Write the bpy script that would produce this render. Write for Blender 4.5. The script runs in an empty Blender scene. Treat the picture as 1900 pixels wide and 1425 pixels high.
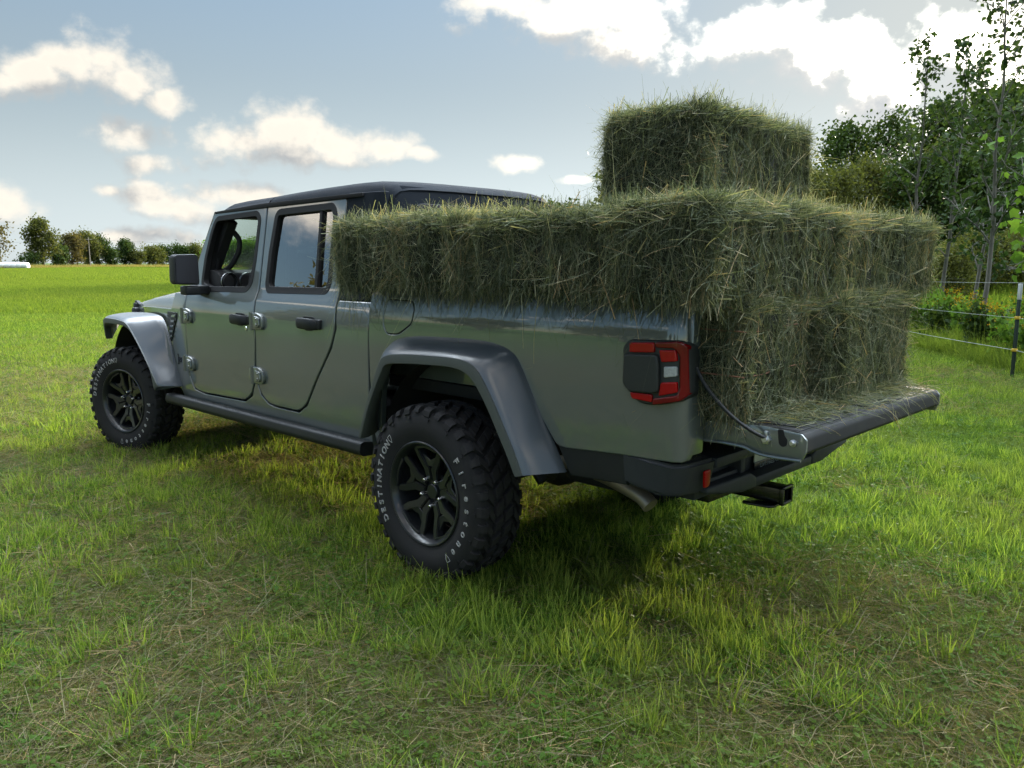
import bpy, bmesh, math, random
import numpy as np
from mathutils import Vector, Matrix
from mathutils.geometry import delaunay_2d_cdt

SC = bpy.context.scene
COL = SC.collection
R = math.radians
D = bpy.data

# ------------------------------------------------------------------ camera
CAM = Vector((-2.7027, 3.1478, 1.4010))
YAW, PITCH, ROLL = -0.7987, -0.1471, 0.0023
FPX = 1504.35
cam_data = D.cameras.new('camera')
cam_data.sensor_width = 36.0
cam_data.lens = FPX / 1900 * 36.0
cam_data.clip_start = 0.05
cam_data.clip_end = 8000
cam = D.objects.new('camera', cam_data)
COL.objects.link(cam)
_f = Vector((math.cos(PITCH) * math.cos(YAW), math.cos(PITCH) * math.sin(YAW), math.sin(PITCH)))
_r = _f.cross(Vector((0, 0, 1))).normalized()
_u = _r.cross(_f)
_r2 = _r * math.cos(ROLL) + _u * math.sin(ROLL)
_u2 = -_r * math.sin(ROLL) + _u * math.cos(ROLL)
_m = Matrix((_r2, _u2, -_f)).transposed().to_4x4()
_m.translation = CAM
cam.matrix_world = _m
SC.camera = cam
FWD = Vector((math.cos(YAW), math.sin(YAW), 0))
RGT = Vector((math.sin(YAW), -math.cos(YAW), 0))


def at(lat, dep, z=0.0):
    """a point on the field: metres to the right of / ahead of where the photographer stood"""
    p = CAM + RGT * lat + FWD * dep
    return Vector((p.x, p.y, z))


# ------------------------------------------------------------------ sun and sky
SUN_AZ_OFF = R(29.0)          # to the right of the view
SUN_EL = R(12.5)
sun_az = YAW - SUN_AZ_OFF
SUN_DIR = Vector((math.cos(SUN_EL) * math.cos(sun_az), math.cos(SUN_EL) * math.sin(sun_az), math.sin(SUN_EL)))
sd = D.lights.new('sun', 'SUN')
sd.energy = 2.7
sd.angle = R(3.0)
sd.color = (1.0, 0.86, 0.66)
sun = D.objects.new('sun', sd)
COL.objects.link(sun)
sun.rotation_euler = (-SUN_DIR).to_track_quat('-Z', 'Y').to_euler()

SC.view_settings.view_transform = 'Standard'
SC.view_settings.look = 'None'
SC.view_settings.exposure = EXPOSURE = 1.95
SC.view_settings.gamma = 1.0
SC.cycles.use_denoising = True
try:
    SC.cycles.denoiser = 'OPENIMAGEDENOISE'
except Exception:
    pass
SC.cycles.use_adaptive_sampling = True
SC.cycles.adaptive_threshold = 0.02
SC.cycles.max_bounces = 10
SC.cycles.transparent_max_bounces = 24
SC.cycles.sample_clamp_indirect = 6.0
SC.cycles.caustics_reflective = False
SC.cycles.caustics_refractive = False


class NT:
    """small helper to write node trees as expressions"""

    def __init__(self, tree):
        self.t = tree

    def n(self, typ, ins=None, **props):
        nd = self.t.nodes.new(typ)
        for k, v in props.items():
            setattr(nd, k, v)
        for k, v in (ins or {}).items():
            self.put(nd.inputs[k], v)
        return nd

    def put(self, sock, v):
        if isinstance(v, bpy.types.NodeSocket):
            self.t.links.new(v, sock)
        else:
            if sock.type == 'RGBA' and len(v) == 3:
                v = (*v, 1)
            sock.default_value = v

    def m(self, op, a, b=0.0, c=0.0, clamp=False):
        nd = self.t.nodes.new('ShaderNodeMath')
        nd.operation = op
        nd.use_clamp = clamp
        self.put(nd.inputs[0], a)
        self.put(nd.inputs[1], b)
        self.put(nd.inputs[2], c)
        return nd.outputs[0]

    def v(self, op, a, b=(0, 0, 0), scale=None):
        nd = self.t.nodes.new('ShaderNodeVectorMath')
        nd.operation = op
        self.put(nd.inputs[0], a)
        self.put(nd.inputs[1], b)
        if scale is not None:
            self.put(nd.inputs['Scale'], scale)
        return nd.outputs['Value'] if op in ('DOT_PRODUCT', 'LENGTH') else nd.outputs['Vector']

    def mix(self, f, a, b, blend='MIX'):
        nd = self.t.nodes.new('ShaderNodeMix')
        nd.data_type = 'RGBA'
        nd.blend_type = blend
        self.put(nd.inputs[0], f)
        self.put(nd.inputs[6], a)
        self.put(nd.inputs[7], b)
        return nd.outputs[2]

    def ss(self, x, lo, hi, a=0.0, b=1.0):
        nd = self.t.nodes.new('ShaderNodeMapRange')
        nd.interpolation_type = 'SMOOTHSTEP'
        self.put(nd.inputs[0], x)
        for i, q in enumerate((lo, hi, a, b)):
            self.put(nd.inputs[i + 1], q)
        return nd.outputs[0]

    def noise(self, vec, scale, detail=4, rough=0.55, dist=0.0):
        nd = self.t.nodes.new('ShaderNodeTexNoise')
        if vec is not None:
            self.put(nd.inputs['Vector'], vec)
        nd.inputs['Scale'].default_value = scale
        nd.inputs['Detail'].default_value = detail
        nd.inputs['Roughness'].default_value = rough
        nd.inputs['Distortion'].default_value = dist
        return nd

    def ramp(self, fac, stops):
        nd = self.t.nodes.new('ShaderNodeValToRGB')
        e = nd.color_ramp.elements
        while len(e) < len(stops):
            e.new(0.5)
        for q, (p, c) in zip(e, stops):
            q.position = p
            q.color = (*c, 1) if len(c) == 3 else c
        self.put(nd.inputs[0], fac)
        return nd.outputs[0]


# clouds: (azimuth right of the view, elevation, half widths) in radians
CLOUDS = [(-0.516, 0.191, 0.042, 0.023), (-0.450, 0.210, 0.039, 0.032), (-0.428, 0.191, 0.040, 0.026), (-0.486, 0.202, 0.041, 0.022), (-0.394, 0.177, 0.032, 0.015), (-0.540, 0.180, 0.029, 0.020), (-0.429, 0.137, 0.043, 0.019), (-0.409, 0.110, 0.032, 0.014), (-0.264, 0.141, 0.064, 0.034), (-0.318, 0.134, 0.046, 0.028), (-0.210, 0.133, 0.059, 0.023), (-0.148, 0.131, 0.038, 0.015), (-0.116, 0.127, 0.023, 0.009), (-0.253, 0.121, 0.102, 0.014), (-0.554, 0.064, 0.036, 0.023), (-0.416, 0.074, 0.034, 0.018), (-0.451, 0.078, 0.013, 0.009), (-0.384, 0.060, 0.051, 0.018), (-0.326, 0.080, 0.041, 0.015), (-0.297, 0.078, 0.036, 0.013), (-0.446, 0.030, 0.032, 0.009), (-0.408, 0.029, 0.039, 0.011), (0.006, 0.116, 0.034, 0.011), (0.068, 0.281, 0.118, 0.030), (0.156, 0.262, 0.052, 0.035), (-0.020, 0.292, 0.050, 0.014), (0.119, 0.252, 0.059, 0.025), (0.282, 0.247, 0.066, 0.030), (0.357, 0.220, 0.070, 0.035), (0.424, 0.193, 0.067, 0.048), (0.488, 0.224, 0.080, 0.033), (0.404, 0.165, 0.040, 0.030), (0.475, 0.130, 0.073, 0.054), (0.524, 0.184, 0.069, 0.060), (0.077, 0.097, 0.021, 0.005)] + [(-1.30, 0.262, 0.10, 0.030), (-1.42, 0.25, 0.08, 0.024)]


def build_world():
    w = D.worlds.new('World')
    SC.world = w
    w.use_nodes = True
    t = w.node_tree
    t.nodes.clear()
    N = NT(t)
    # --- cloud density as a node group of (azimuth, elevation)
    g = D.node_groups.new('cloud_density', 'ShaderNodeTree')
    g.interface.new_socket('P', in_out='INPUT', socket_type='NodeSocketVector')
    g.interface.new_socket('Density', in_out='OUTPUT', socket_type='NodeSocketFloat')
    G = NT(g)
    gi = g.nodes.new('NodeGroupInput')
    go = g.nodes.new('NodeGroupOutput')
    P0 = gi.outputs[0]
    n1 = G.noise(P0, 9.0, 3, 0.5)
    wv = G.v('SCALE', G.v('SUBTRACT', n1.outputs['Color'], (0.5, 0.5, 0.5)), scale=0.030)
    P = G.v('ADD', P0, wv)
    best = None
    for (cu, ce, ru, re) in CLOUDS:
        q = G.v('MULTIPLY', G.v('SUBTRACT', P, (cu, ce, 0)), (1 / ru, 1 / re, 0))
        d = G.v('DOT_PRODUCT', q, q)
        best = d if best is None else G.m('MINIMUM', best, d)
    field = G.m('SUBTRACT', 1.0, G.m('POWER', best, 0.5))
    # fair-weather cumulus in the rest of the sky (behind and beside the photographer)
    sep = g.nodes.new('ShaderNodeSeparateXYZ')
    G.put(sep.inputs[0], P0)
    u, e = sep.outputs[0], sep.outputs[1]
    away = G.m('MAXIMUM', G.ss(G.m('ABSOLUTE', u), 0.72, 0.95), G.ss(e, 0.40, 0.52))
    pc = G.v('MULTIPLY', P0, (3.0, 7.0, 1.0))
    # broken cloud added overhead and sunward as fill light, mostly clear opposite
    thr = G.m('ADD', G.ss(e, 0.12, 0.65, 0.575, 0.44), G.m('MULTIPLY', G.ss(G.m('COSINE', G.m('SUBTRACT', u, SUN_AZ_OFF)), 0.25, -0.45), 0.085))
    cn = G.noise(pc, 1.0, 3, 0.5).outputs['Fac']
    cum = G.m('MULTIPLY', G.m('SUBTRACT', cn, thr), 6.0)
    cum = G.m('SUBTRACT', G.m('MULTIPLY', G.m('ADD', cum, 2.0), away), 2.0)
    field = G.m('MAXIMUM', field, cum)
    field = G.m('MINIMUM', field, 0.9)
    fb = G.noise(G.v('MULTIPLY', P0, (1.0, 1.25, 1.0)), 17.0, 8, 0.64).outputs['Fac']
    Q = G.v('ADD', P0, G.v('SCALE', G.v('SUBTRACT', G.noise(P0, 60.0, 3, 0.6).outputs['Color'], (0.5, 0.5, 0.5)), scale=0.018))
    puff = None
    for sc_, am in ((22.0, 0.50), (50.0, 0.28), (110.0, 0.14)):
        vo = G.n('ShaderNodeTexVoronoi', {'Vector': Q, 'Scale': sc_})
        vo.feature = 'SMOOTH_F1'
        vo.voronoi_dimensions = '2D'
        vo.inputs['Smoothness'].default_value = 0.25
        pv = G.m('MULTIPLY', G.m('SUBTRACT', 0.42, vo.outputs['Distance']), am)
        puff = pv if puff is None else G.m('ADD', puff, pv)
    dens = G.m('ADD', G.m('ADD', field, puff), G.m('MULTIPLY', G.m('SUBTRACT', fb, 0.5), 1.9))
    G.put(go.inputs[0], dens)

    tc = t.nodes.new('ShaderNodeTexCoord')
    d = tc.outputs['Generated']
    fx = N.v('DOT_PRODUCT', d, tuple(FWD))
    rx = N.v('DOT_PRODUCT', d, tuple(RGT))
    sp = t.nodes.new('ShaderNodeSeparateXYZ')
    N.put(sp.inputs[0], d)
    az = N.m('ARCTAN2', rx, fx)
    el = N.m('ARCSINE', sp.outputs[2])
    cb = t.nodes.new('ShaderNodeCombineXYZ')
    N.put(cb.inputs[0], az)
    N.put(cb.inputs[1], el)
    Pv = cb.outputs[0]

    def dens(off):
        gn = t.nodes.new('ShaderNodeGroup')
        gn.node_tree = g
        N.put(gn.inputs[0], Pv if off is None else N.v('ADD', Pv, off))
        return gn.outputs[0]

    d0 = dens(None)
    d1 = dens((0.014, 0.034, 0.0))
    alpha = N.ss(d0, -0.28, 0.72)
    alpha = N.m('MULTIPLY', alpha, N.ss(el, -0.01, 0.03))
    thick = N.ss(d0, 0.15, 1.0)
    top = N.ss(N.m('SUBTRACT', d0, d1), -0.50, 0.90)          # towards the light the cloud gets thinner
    lit = N.m('ADD', N.m('MULTIPLY', top, 0.95), N.m('MULTIPLY', N.m('SUBTRACT', 1.0, thick), 0.22))
    lit = N.m('ADD', lit, -0.02, clamp=True)
    sunw = N.v('DOT_PRODUCT', d, tuple(SUN_DIR))
    glow = N.m('POWER', N.m('MAXIMUM', sunw, 0.0), 10.0)
    ccol = N.mix(lit, (0.142, 0.152, 0.160), (0.345, 0.322, 0.282))
    # towards the sun the cloud is far brighter than the picture can hold; overhead and opposite the sun it is boosted as added fill light
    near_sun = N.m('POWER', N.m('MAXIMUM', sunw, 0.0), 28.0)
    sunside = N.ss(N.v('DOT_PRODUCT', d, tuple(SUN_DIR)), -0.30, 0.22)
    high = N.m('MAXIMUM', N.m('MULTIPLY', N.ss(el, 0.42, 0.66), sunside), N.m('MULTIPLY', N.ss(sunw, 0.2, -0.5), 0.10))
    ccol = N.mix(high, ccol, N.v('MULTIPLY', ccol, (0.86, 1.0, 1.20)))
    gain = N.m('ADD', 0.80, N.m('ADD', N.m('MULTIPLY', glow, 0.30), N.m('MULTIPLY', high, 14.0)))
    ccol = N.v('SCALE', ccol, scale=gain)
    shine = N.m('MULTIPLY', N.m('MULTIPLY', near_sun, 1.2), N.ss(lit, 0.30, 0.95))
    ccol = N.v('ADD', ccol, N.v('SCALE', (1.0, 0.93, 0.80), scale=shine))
    # clouds opposite the sun get a warm front-lit tint in their colour
    back = N.ss(sunw, 0.2, -0.7)
    ccol = N.mix(N.m('MULTIPLY', back, 0.6), ccol, N.v('MULTIPLY', ccol, (1.25, 1.12, 1.0)))

    sky = t.nodes.new('ShaderNodeTexSky')
    sky.sky_type = 'NISHITA'
    sky.sun_disc = False
    sky.sun_elevation = SUN_EL
    sky.sun_rotation = math.atan2(SUN_DIR.x, SUN_DIR.y)
    sky.altitude = 200
    sky.air_density = 1.0
    sky.dust_density = 0.5
    sky.ozone_density = 1.6
    SKY_S = 0.11
    grey = N.v('MULTIPLY', N.n('ShaderNodeRGBToBW', {0: sky.outputs[0]}).outputs[0], (0.95, 1.0, 1.02))
    skyc = N.mix(N.m('MULTIPLY', N.ss(el, 0.02, 0.40, 0.92, 0.34), N.ss(sunw, -0.25, 0.45, 0.15, 1.0)), sky.outputs[0], grey)
    # sky brightness is compressed to stay even towards the sun
    lum = N.m('MULTIPLY', N.n('ShaderNodeRGBToBW', {0: skyc}).outputs[0], SKY_S)
    skyc = N.v('MULTIPLY', skyc, (0.93, 1.0, 1.03))
    lowb = N.ss(el, 0.0, 0.22, 1.30, 0.95)
    skyc = N.v('SCALE', skyc, scale=lowb)
    skyc = N.v('SCALE', skyc, scale=N.m('DIVIDE', 0.238, N.m('ADD', lum, 0.28)))
    bs = t.nodes.new('ShaderNodeBackground')
    N.put(bs.inputs[0], skyc)
    bs.inputs[1].default_value = SKY_S
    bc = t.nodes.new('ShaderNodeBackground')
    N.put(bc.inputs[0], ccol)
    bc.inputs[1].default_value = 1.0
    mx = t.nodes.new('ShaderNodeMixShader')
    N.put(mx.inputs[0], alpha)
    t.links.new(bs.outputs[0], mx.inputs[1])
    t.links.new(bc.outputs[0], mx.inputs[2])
    out = t.nodes.new('ShaderNodeOutputWorld')
    t.links.new(mx.outputs[0], out.inputs[0])


build_world()

# ------------------------------------------------------------------ materials
def new_mat(name):
    m = D.materials.new(name)
    m.use_nodes = True
    t = m.node_tree
    t.nodes.clear()
    N = NT(t)
    out = t.nodes.new('ShaderNodeOutputMaterial')
    return m, N, out


def principled(name, col, rough=0.5, metal=0.0, coat=0.0, spec=0.5, var=0.0, vscale=6.0, bump=0.0, bscale=60.0,
               rvar=0.0, dust=0.0, dustcol=(0.16, 0.14, 0.11), coat_ior=1.5, coat_rough=.02):
    m, N, out = new_mat(name)
    b = N.n('ShaderNodeBsdfPrincipled')
    tc = N.n('ShaderNodeTexCoord').outputs['Object']
    c = col
    if var or dust:
        nz = N.noise(tc, vscale, 5, 0.6).outputs['Fac']
        c = N.mix(N.m('MULTIPLY', N.ss(nz, 0.3, 0.7), var), col, tuple(x * 0.55 for x in col))
        if dust:
            nd = N.noise(tc, 3.3, 6, 0.65).outputs['Fac']
            c = N.mix(N.m('MULTIPLY', N.ss(nd, 0.42, 0.75), dust), c, dustcol)
    N.put(b.inputs['Base Color'], c)
    if rvar:
        nr = N.noise(tc, 8.0, 5, 0.6).outputs['Fac']
        N.put(b.inputs['Roughness'], N.m('ADD', rough, N.m('MULTIPLY', N.m('SUBTRACT', nr, 0.5), rvar)))
    else:
        b.inputs['Roughness'].default_value = rough
    b.inputs['Metallic'].default_value = metal
    b.inputs['Coat Weight'].default_value = coat
    b.inputs['Coat Roughness'].default_value = coat_rough
    b.inputs['Coat IOR'].default_value = coat_ior
    b.inputs['Specular IOR Level'].default_value = spec
    if bump:
        nb = N.noise(tc, bscale, 3, 0.6).outputs['Fac']
        bp = N.n('ShaderNodeBump', {'Height': nb})
        bp.inputs['Strength'].default_value = bump
        bp.inputs['Distance'].default_value = 0.002
        N.put(b.inputs['Normal'], bp.outputs[0])
    N.t.links.new(b.outputs[0], out.inputs[0])
    return m


def glass(name, tint, rough=0.0, gain=1.6):
    m, N, out = new_mat(name)
    tr = N.n('ShaderNodeBsdfTransparent', {0: tint})
    gl = N.n('ShaderNodeBsdfGlossy', {0: (1, 1, 1)})
    gl.inputs['Roughness'].default_value = rough
    fr = N.n('ShaderNodeFresnel')
    fr.inputs[0].default_value = 1.55
    fac = N.m('MULTIPLY', fr.outputs[0], gain, clamp=True)
    mx = N.n('ShaderNodeMixShader', {0: fac})
    N.t.links.new(tr.outputs[0], mx.inputs[1])
    N.t.links.new(gl.outputs[0], mx.inputs[2])
    N.t.links.new(mx.outputs[0], out.inputs[0])
    return m


def plant_mat(name, stops, transl=0.5, rough=0.6, patch=0.0, patch_scale=0.6, patchcol=(0.1, 0.1, 0.05), sheen=0.0):
    """colour from the per-blade attribute 'v' (0..1) plus slow patches over the ground"""
    m, N, out = new_mat(name)
    at_ = N.n('ShaderNodeAttribute')
    at_.attribute_name = 'v'
    c = N.ramp(at_.outputs['Fac'], stops)
    if patch:
        geo = N.n('ShaderNodeNewGeometry').outputs['Position']
        nz = N.noise(geo, patch_scale, 4, 0.6).outputs['Fac']
        c = N.mix(N.m('MULTIPLY', N.ss(nz, 0.40, 0.66), patch), c, patchcol)
    df = N.n('ShaderNodeBsdfPrincipled', {'Base Color': c, 'Roughness': rough})
    df.inputs['Specular IOR Level'].default_value = 0.03
    tl = N.n('ShaderNodeBsdfTranslucent', {0: N.mix(1.0, c, (1.5, 1.45, 0.65), 'MULTIPLY')})
    mx = N.n('ShaderNodeMixShader', {0: transl})
    N.t.links.new(df.outputs[0], mx.inputs[1])
    N.t.links.new(tl.outputs[0], mx.inputs[2])
    N.t.links.new(mx.outputs[0], out.inputs[0])
    return m


M = {}
M['paint'] = principled('grey_paint', (0.086, 0.105, 0.101), rough=0.42, coat=1.0, coat_ior=1.95, var=0.06, vscale=2.0, dust=0.06)
M['flare'] = principled('flare_paint', (0.056, 0.070, 0.084), rough=0.38, coat=0.7, coat_ior=1.7, coat_rough=.22, dust=0.06)
M['flare_lip'] = principled('flare_lip_plastic', (0.065, 0.075, 0.072), rough=0.55, bump=0.15, bscale=220)
M['black_plastic'] = principled('black_plastic', (0.014, 0.016, 0.018), spec=0.35, rough=0.50, bump=0.25, bscale=260, rvar=0.15, dust=0.15, dustcol=(0.05, 0.052, 0.05))
M['bumper'] = principled('bumper_plastic', (0.028, 0.032, 0.037), spec=0.35, rough=0.55, bump=0.3, bscale=240, dust=0.25, dustcol=(0.08, 0.085, 0.085))
M['hardtop'] = principled('black_hardtop', (0.016, 0.020, 0.026), spec=0.03, rough=0.55, bump=0.35, bscale=420, rvar=0.08)
M['gloss_black'] = principled('gloss_black', (0.010, 0.011, 0.013), rough=0.22, coat=0.4)
M['matte_black'] = principled('matte_black', (0.010, 0.010, 0.011), rough=0.85)
M['interior'] = principled('dark_interior', (0.020, 0.020, 0.022), rough=0.7, bump=0.2)
M['seal'] = principled('rubber_seal', (0.010, 0.010, 0.011), rough=0.6, spec=0.3)
M['rubber'] = principled('tyre_rubber', (0.019, 0.019, 0.021), spec=0.3, rough=0.78, var=0.3, vscale=9, bump=0.4, bscale=150, dust=0.22, dustcol=(0.05, 0.046, 0.042))
M['white_letter'] = principled('white_letter', (0.38, 0.38, 0.37), rough=0.6)
M['rim'] = principled('black_rim', (0.013, 0.015, 0.018), rough=0.30, coat=0.25, rvar=0.1, dust=0.15, dustcol=(0.05, 0.05, 0.05))
M['chrome'] = principled('chrome', (0.75, 0.75, 0.76), rough=0.14, metal=1.0)
M['zinc'] = principled('zinc_bolt', (0.62, 0.63, 0.64), rough=0.35, metal=1.0)
M['exhaust'] = principled('exhaust_steel', (0.34, 0.29, 0.23), rough=0.45, metal=0.7, var=0.4)
M['frame'] = principled('underbody_steel', (0.016, 0.017, 0.019), rough=0.6, dust=0.3, dustcol=(0.05, 0.045, 0.04))
M['red'] = principled('red_lens', (0.33, 0.001, 0.004), rough=0.15, coat=0.25, spec=0.3)
M['red_dark'] = principled('dark_red_lens', (0.14, 0.001, 0.003), rough=0.12, coat=0.3, spec=.3)
M['reflector'] = principled('red_reflector', (0.30, 0.001, 0.002), rough=0.3, coat=0.15, spec=0.2)
M['clear_lens'] = principled('clear_lens', (0.40, 0.43, 0.44), rough=0.18, coat=1.0, var=0.5, vscale=120, bump=0.6, bscale=200)
M['lamp_black'] = principled('lamp_cover', (0.020, 0.024, 0.024), rough=0.5)
M['plate'] = principled('plate_paint', (0.60, 0.62, 0.50), rough=0.4)
M['plate_ink'] = principled('plate_ink', (0.012, 0.02, 0.016), rough=0.5)
M['grey_ink'] = principled('grey_ink', (0.22, 0.25, 0.25), rough=0.5)
M['gate_edge'] = principled('tailgate_edge', (0.020, 0.021, 0.022), spec=.18, rough=0.6, rvar=0.15, dust=0.25, dustcol=(0.08, 0.07, 0.055))
M['glass_dark'] = glass('privacy_glass', (0.24, 0.31, 0.30), gain=3.2)
M['glass'] = glass('clear_glass', (0.72, 0.82, 0.74))
M['mirror'] = principled('mirror_glass', (0.03, 0.03, 0.035), rough=0.25)
M['bark'] = principled('bark', (0.15, 0.14, 0.12), rough=0.85, var=0.6, vscale=9, bump=0.8, bscale=25)
M['bark_dark'] = principled('dark_bark', (0.055, 0.048, 0.040), rough=0.9, var=0.5, vscale=5)
M['wood'] = principled('pole_wood', (0.26, 0.23, 0.19), rough=0.85, var=0.3)
M['post_green'] = principled('post_green', (0.018, 0.035, 0.026), rough=0.55)
M['post_white'] = principled('post_white', (0.55, 0.57, 0.58), rough=0.5)
M['wire'] = principled('fence_wire', (0.30, 0.33, 0.32), rough=0.5)
M['yellow'] = principled('yellow_insulator', (0.55, 0.36, 0.03), rough=0.4)
M['twine'] = principled('orange_twine', (0.22, 0.10, 0.06), rough=0.8)
M['white_wrap'] = principled('white_wrap', (0.78, 0.78, 0.76), rough=0.35, var=0.12, vscale=0.8, bump=0.3, bscale=2)


# ------------------------------------------------------------------ objects
def put(name, mesh, mat=None, parent=None):
    o = D.objects.new(name, mesh)
    COL.objects.link(o)
    if mat is not None:
        mesh.materials.append(mat)
    if parent is not None:
        o.parent = parent
    return o


def empty(name, loc=(0, 0, 0), parent=None):
    o = D.objects.new(name, None)
    o.empty_display_size = 0.1
    COL.objects.link(o)
    o.location = loc
    if parent is not None:
        o.parent = parent
    return o


def tag(o, label=None, cat=None, group=None, kind=None):
    if label:
        o['label'] = label
    if cat:
        o['category'] = cat
    if group:
        o['group'] = group
    if kind:
        o['kind'] = kind
    return o


def copy_tree(o, parent=None):
    c = o.copy()
    COL.objects.link(c)
    if parent is not None:
        c.parent = parent
        c.matrix_parent_inverse = o.matrix_parent_inverse.copy()
    for ch in [q for q in COL.objects if q.parent == o]:
        copy_tree(ch, c)
    return c


class MB:
    """collects shapes into one mesh"""

    def __init__(self):
        self.bm = bmesh.new()

    def _add(self, b, mat4=None):
        if mat4 is not None:
            bmesh.ops.transform(b, matrix=mat4, verts=b.verts)
        me = D.meshes.new('tmp')
        b.to_mesh(me)
        b.free()
        self.bm.from_mesh(me)
        D.meshes.remove(me)
        return self

    def box(self, lo, hi, bev=0.0, seg=2, mat4=None):
        b = bmesh.new()
        bmesh.ops.create_cube(b, size=1)
        c = [(lo[i] + hi[i]) / 2 for i in range(3)]
        s = [abs(hi[i] - lo[i]) for i in range(3)]
        for v in b.verts:
            v.co = Vector([c[i] + v.co[i] * s[i] for i in range(3)])
        if bev:
            bmesh.ops.bevel(b, geom=b.edges[:], offset=min(bev, min(s) * 0.45), segments=seg, affect='EDGES', profile=0.5)
        return self._add(b, mat4)

    def prism(self, poly, axis, a, c, bev=0.0, seg=2, mat4=None):
        """2D polygon extruded along axis from a to c; poly in the two other axes (x,z for y; x,y for z; y,z for x)"""
        b = bmesh.new()

        def P(p, h):
            return {'y': (p[0], h, p[1]), 'z': (p[0], p[1], h), 'x': (h, p[0], p[1])}[axis]
        n = len(poly)
        v0 = [b.verts.new(P(p, a)) for p in poly]
        v1 = [b.verts.new(P(p, c)) for p in poly]
        b.faces.new(v0)
        b.faces.new(v1[::-1])
        for i in range(n):
            b.faces.new((v0[i], v1[i], v1[(i + 1) % n], v0[(i + 1) % n]))
        bmesh.ops.recalc_face_normals(b, faces=b.faces[:])
        if bev:
            bmesh.ops.bevel(b, geom=b.edges[:], offset=bev, segments=seg, affect='EDGES', profile=0.5)
        bmesh.ops.triangulate(b, faces=[f for f in b.faces if len(f.verts) > 4])
        return self._add(b, mat4)

    def tube(self, pts, r, seg=8, caps=True, radii=None):
        b = bmesh.new()
        pts = [Vector(p) for p in pts]
        rings = []
        up = None
        for i, p in enumerate(pts):
            d = (pts[min(i + 1, len(pts) - 1)] - pts[max(i - 1, 0)]).normalized()
            if up is None:
                up = Vector((0, 0, 1)) if abs(d.z) < 0.9 else Vector((1, 0, 0))
            s = d.cross(up)
            s = s.normalized() if s.length > 1e-6 else d.orthogonal().normalized()
            up = s.cross(d).normalized()
            rr = radii[i] if radii else r
            rings.append([b.verts.new(p + (s * math.cos(a) + up * math.sin(a)) * rr)
                          for a in [2 * math.pi * k / seg for k in range(seg)]])
        for i in range(len(rings) - 1):
            for k in range(seg):
                b.faces.new((rings[i][k], rings[i][(k + 1) % seg], rings[i + 1][(k + 1) % seg], rings[i + 1][k]))
        if caps:
            b.faces.new(rings[0][::-1])
            b.faces.new(rings[-1])
        bmesh.ops.recalc_face_normals(b, faces=b.faces[:])
        return self._add(b)

    def lathe(self, prof, seg=48, mat4=None, closed=False):
        """profile of (radius, y) turned round the Y axis"""
        b = bmesh.new()
        rings = []
        for k in range(seg):
            a = 2 * math.pi * k / seg
            rings.append([b.verts.new((r * math.cos(a), y, r * math.sin(a))) for r, y in prof])
        n = len(prof)
        for k in range(seg):
            A, B = rings[k], rings[(k + 1) % seg]
            for i in range(n if closed else n - 1):
                j = (i + 1) % n
                try:
                    b.faces.new((A[i], A[j], B[j], B[i]))
                except ValueError:
                    pass
        bmesh.ops.remove_doubles(b, verts=b.verts, dist=1e-6)
        bmesh.ops.recalc_face_normals(b, faces=b.faces[:])
        return self._add(b, mat4)

    def grid(self, rows, mat4=None):
        b = bmesh.new()
        vs = [[b.verts.new(p) for p in row] for row in rows]
        for i in range(len(vs) - 1):
            for j in range(len(vs[0]) - 1):
                b.faces.new((vs[i][j], vs[i][j + 1], vs[i + 1][j + 1], vs[i + 1][j]))
        return self._add(b, mat4)

    def done(self, name, mat, parent=None, angle=32, flip=False):
        me = D.meshes.new(name)
        if flip:
            bmesh.ops.reverse_faces(self.bm, faces=self.bm.faces[:])
        self.bm.to_mesh(me)
        self.bm.free()
        for p in me.polygons:
            p.use_smooth = True
        me.set_sharp_from_angle(angle=R(angle))
        return put(name, me, mat, parent)


def np_mesh(name, verts, faces, attr=None, smooth=False):
    """faces: (n,k) int array; attr: per-vertex float named 'v'"""
    me = D.meshes.new(name)
    n, k = faces.shape
    me.vertices.add(len(verts))
    me.vertices.foreach_set('co', np.ascontiguousarray(verts, dtype=np.float32).ravel())
    me.loops.add(n * k)
    me.loops.foreach_set('vertex_index', np.ascontiguousarray(faces, dtype=np.int32).ravel())
    me.polygons.add(n)
    me.polygons.foreach_set('loop_start', np.arange(0, n * k, k, dtype=np.int32))
    me.update(calc_edges=True)
    if smooth:
        me.polygons.foreach_set('use_smooth', np.ones(n, dtype=bool))
    if attr is not None:
        a = me.attributes.new('v', 'FLOAT', 'POINT')
        a.data.foreach_set('value', np.ascontiguousarray(attr, dtype=np.float32))
    return me


def ribbons(root, dirs, nrm, length, width, curl, seg=3, taper=0.25, v=None, grav=0.0):
    """flat curved blades: root (n,3), direction (n,3), bend direction nrm (n,3)"""
    n = len(root)
    side = np.cross(dirs, nrm)
    side /= np.linalg.norm(side, axis=1, keepdims=True) + 1e-9
    V = np.empty((n, seg + 1, 2, 3))
    for i in range(seg + 1):
        t = i / seg
        c = root + dirs * (length * t)[:, None] + nrm * (curl * length * t * t)[:, None]
        c[:, 2] -= grav * length * t * t
        w = width * (1 - (1 - taper) * t)
        V[:, i, 0] = c - side * (w / 2)[:, None]
        V[:, i, 1] = c + side * (w / 2)[:, None]
    V = V.reshape(-1, 3)
    b = np.arange(n) * (2 * (seg + 1))
    F = []
    for i in range(seg):
        F.append(np.stack([b + 2 * i, b + 2 * i + 1, b + 2 * i + 3, b + 2 * i + 2], axis=1))
    F = np.concatenate(F)
    vv = None if v is None else np.repeat(v, 2 * (seg + 1))
    return V, F, vv


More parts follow.
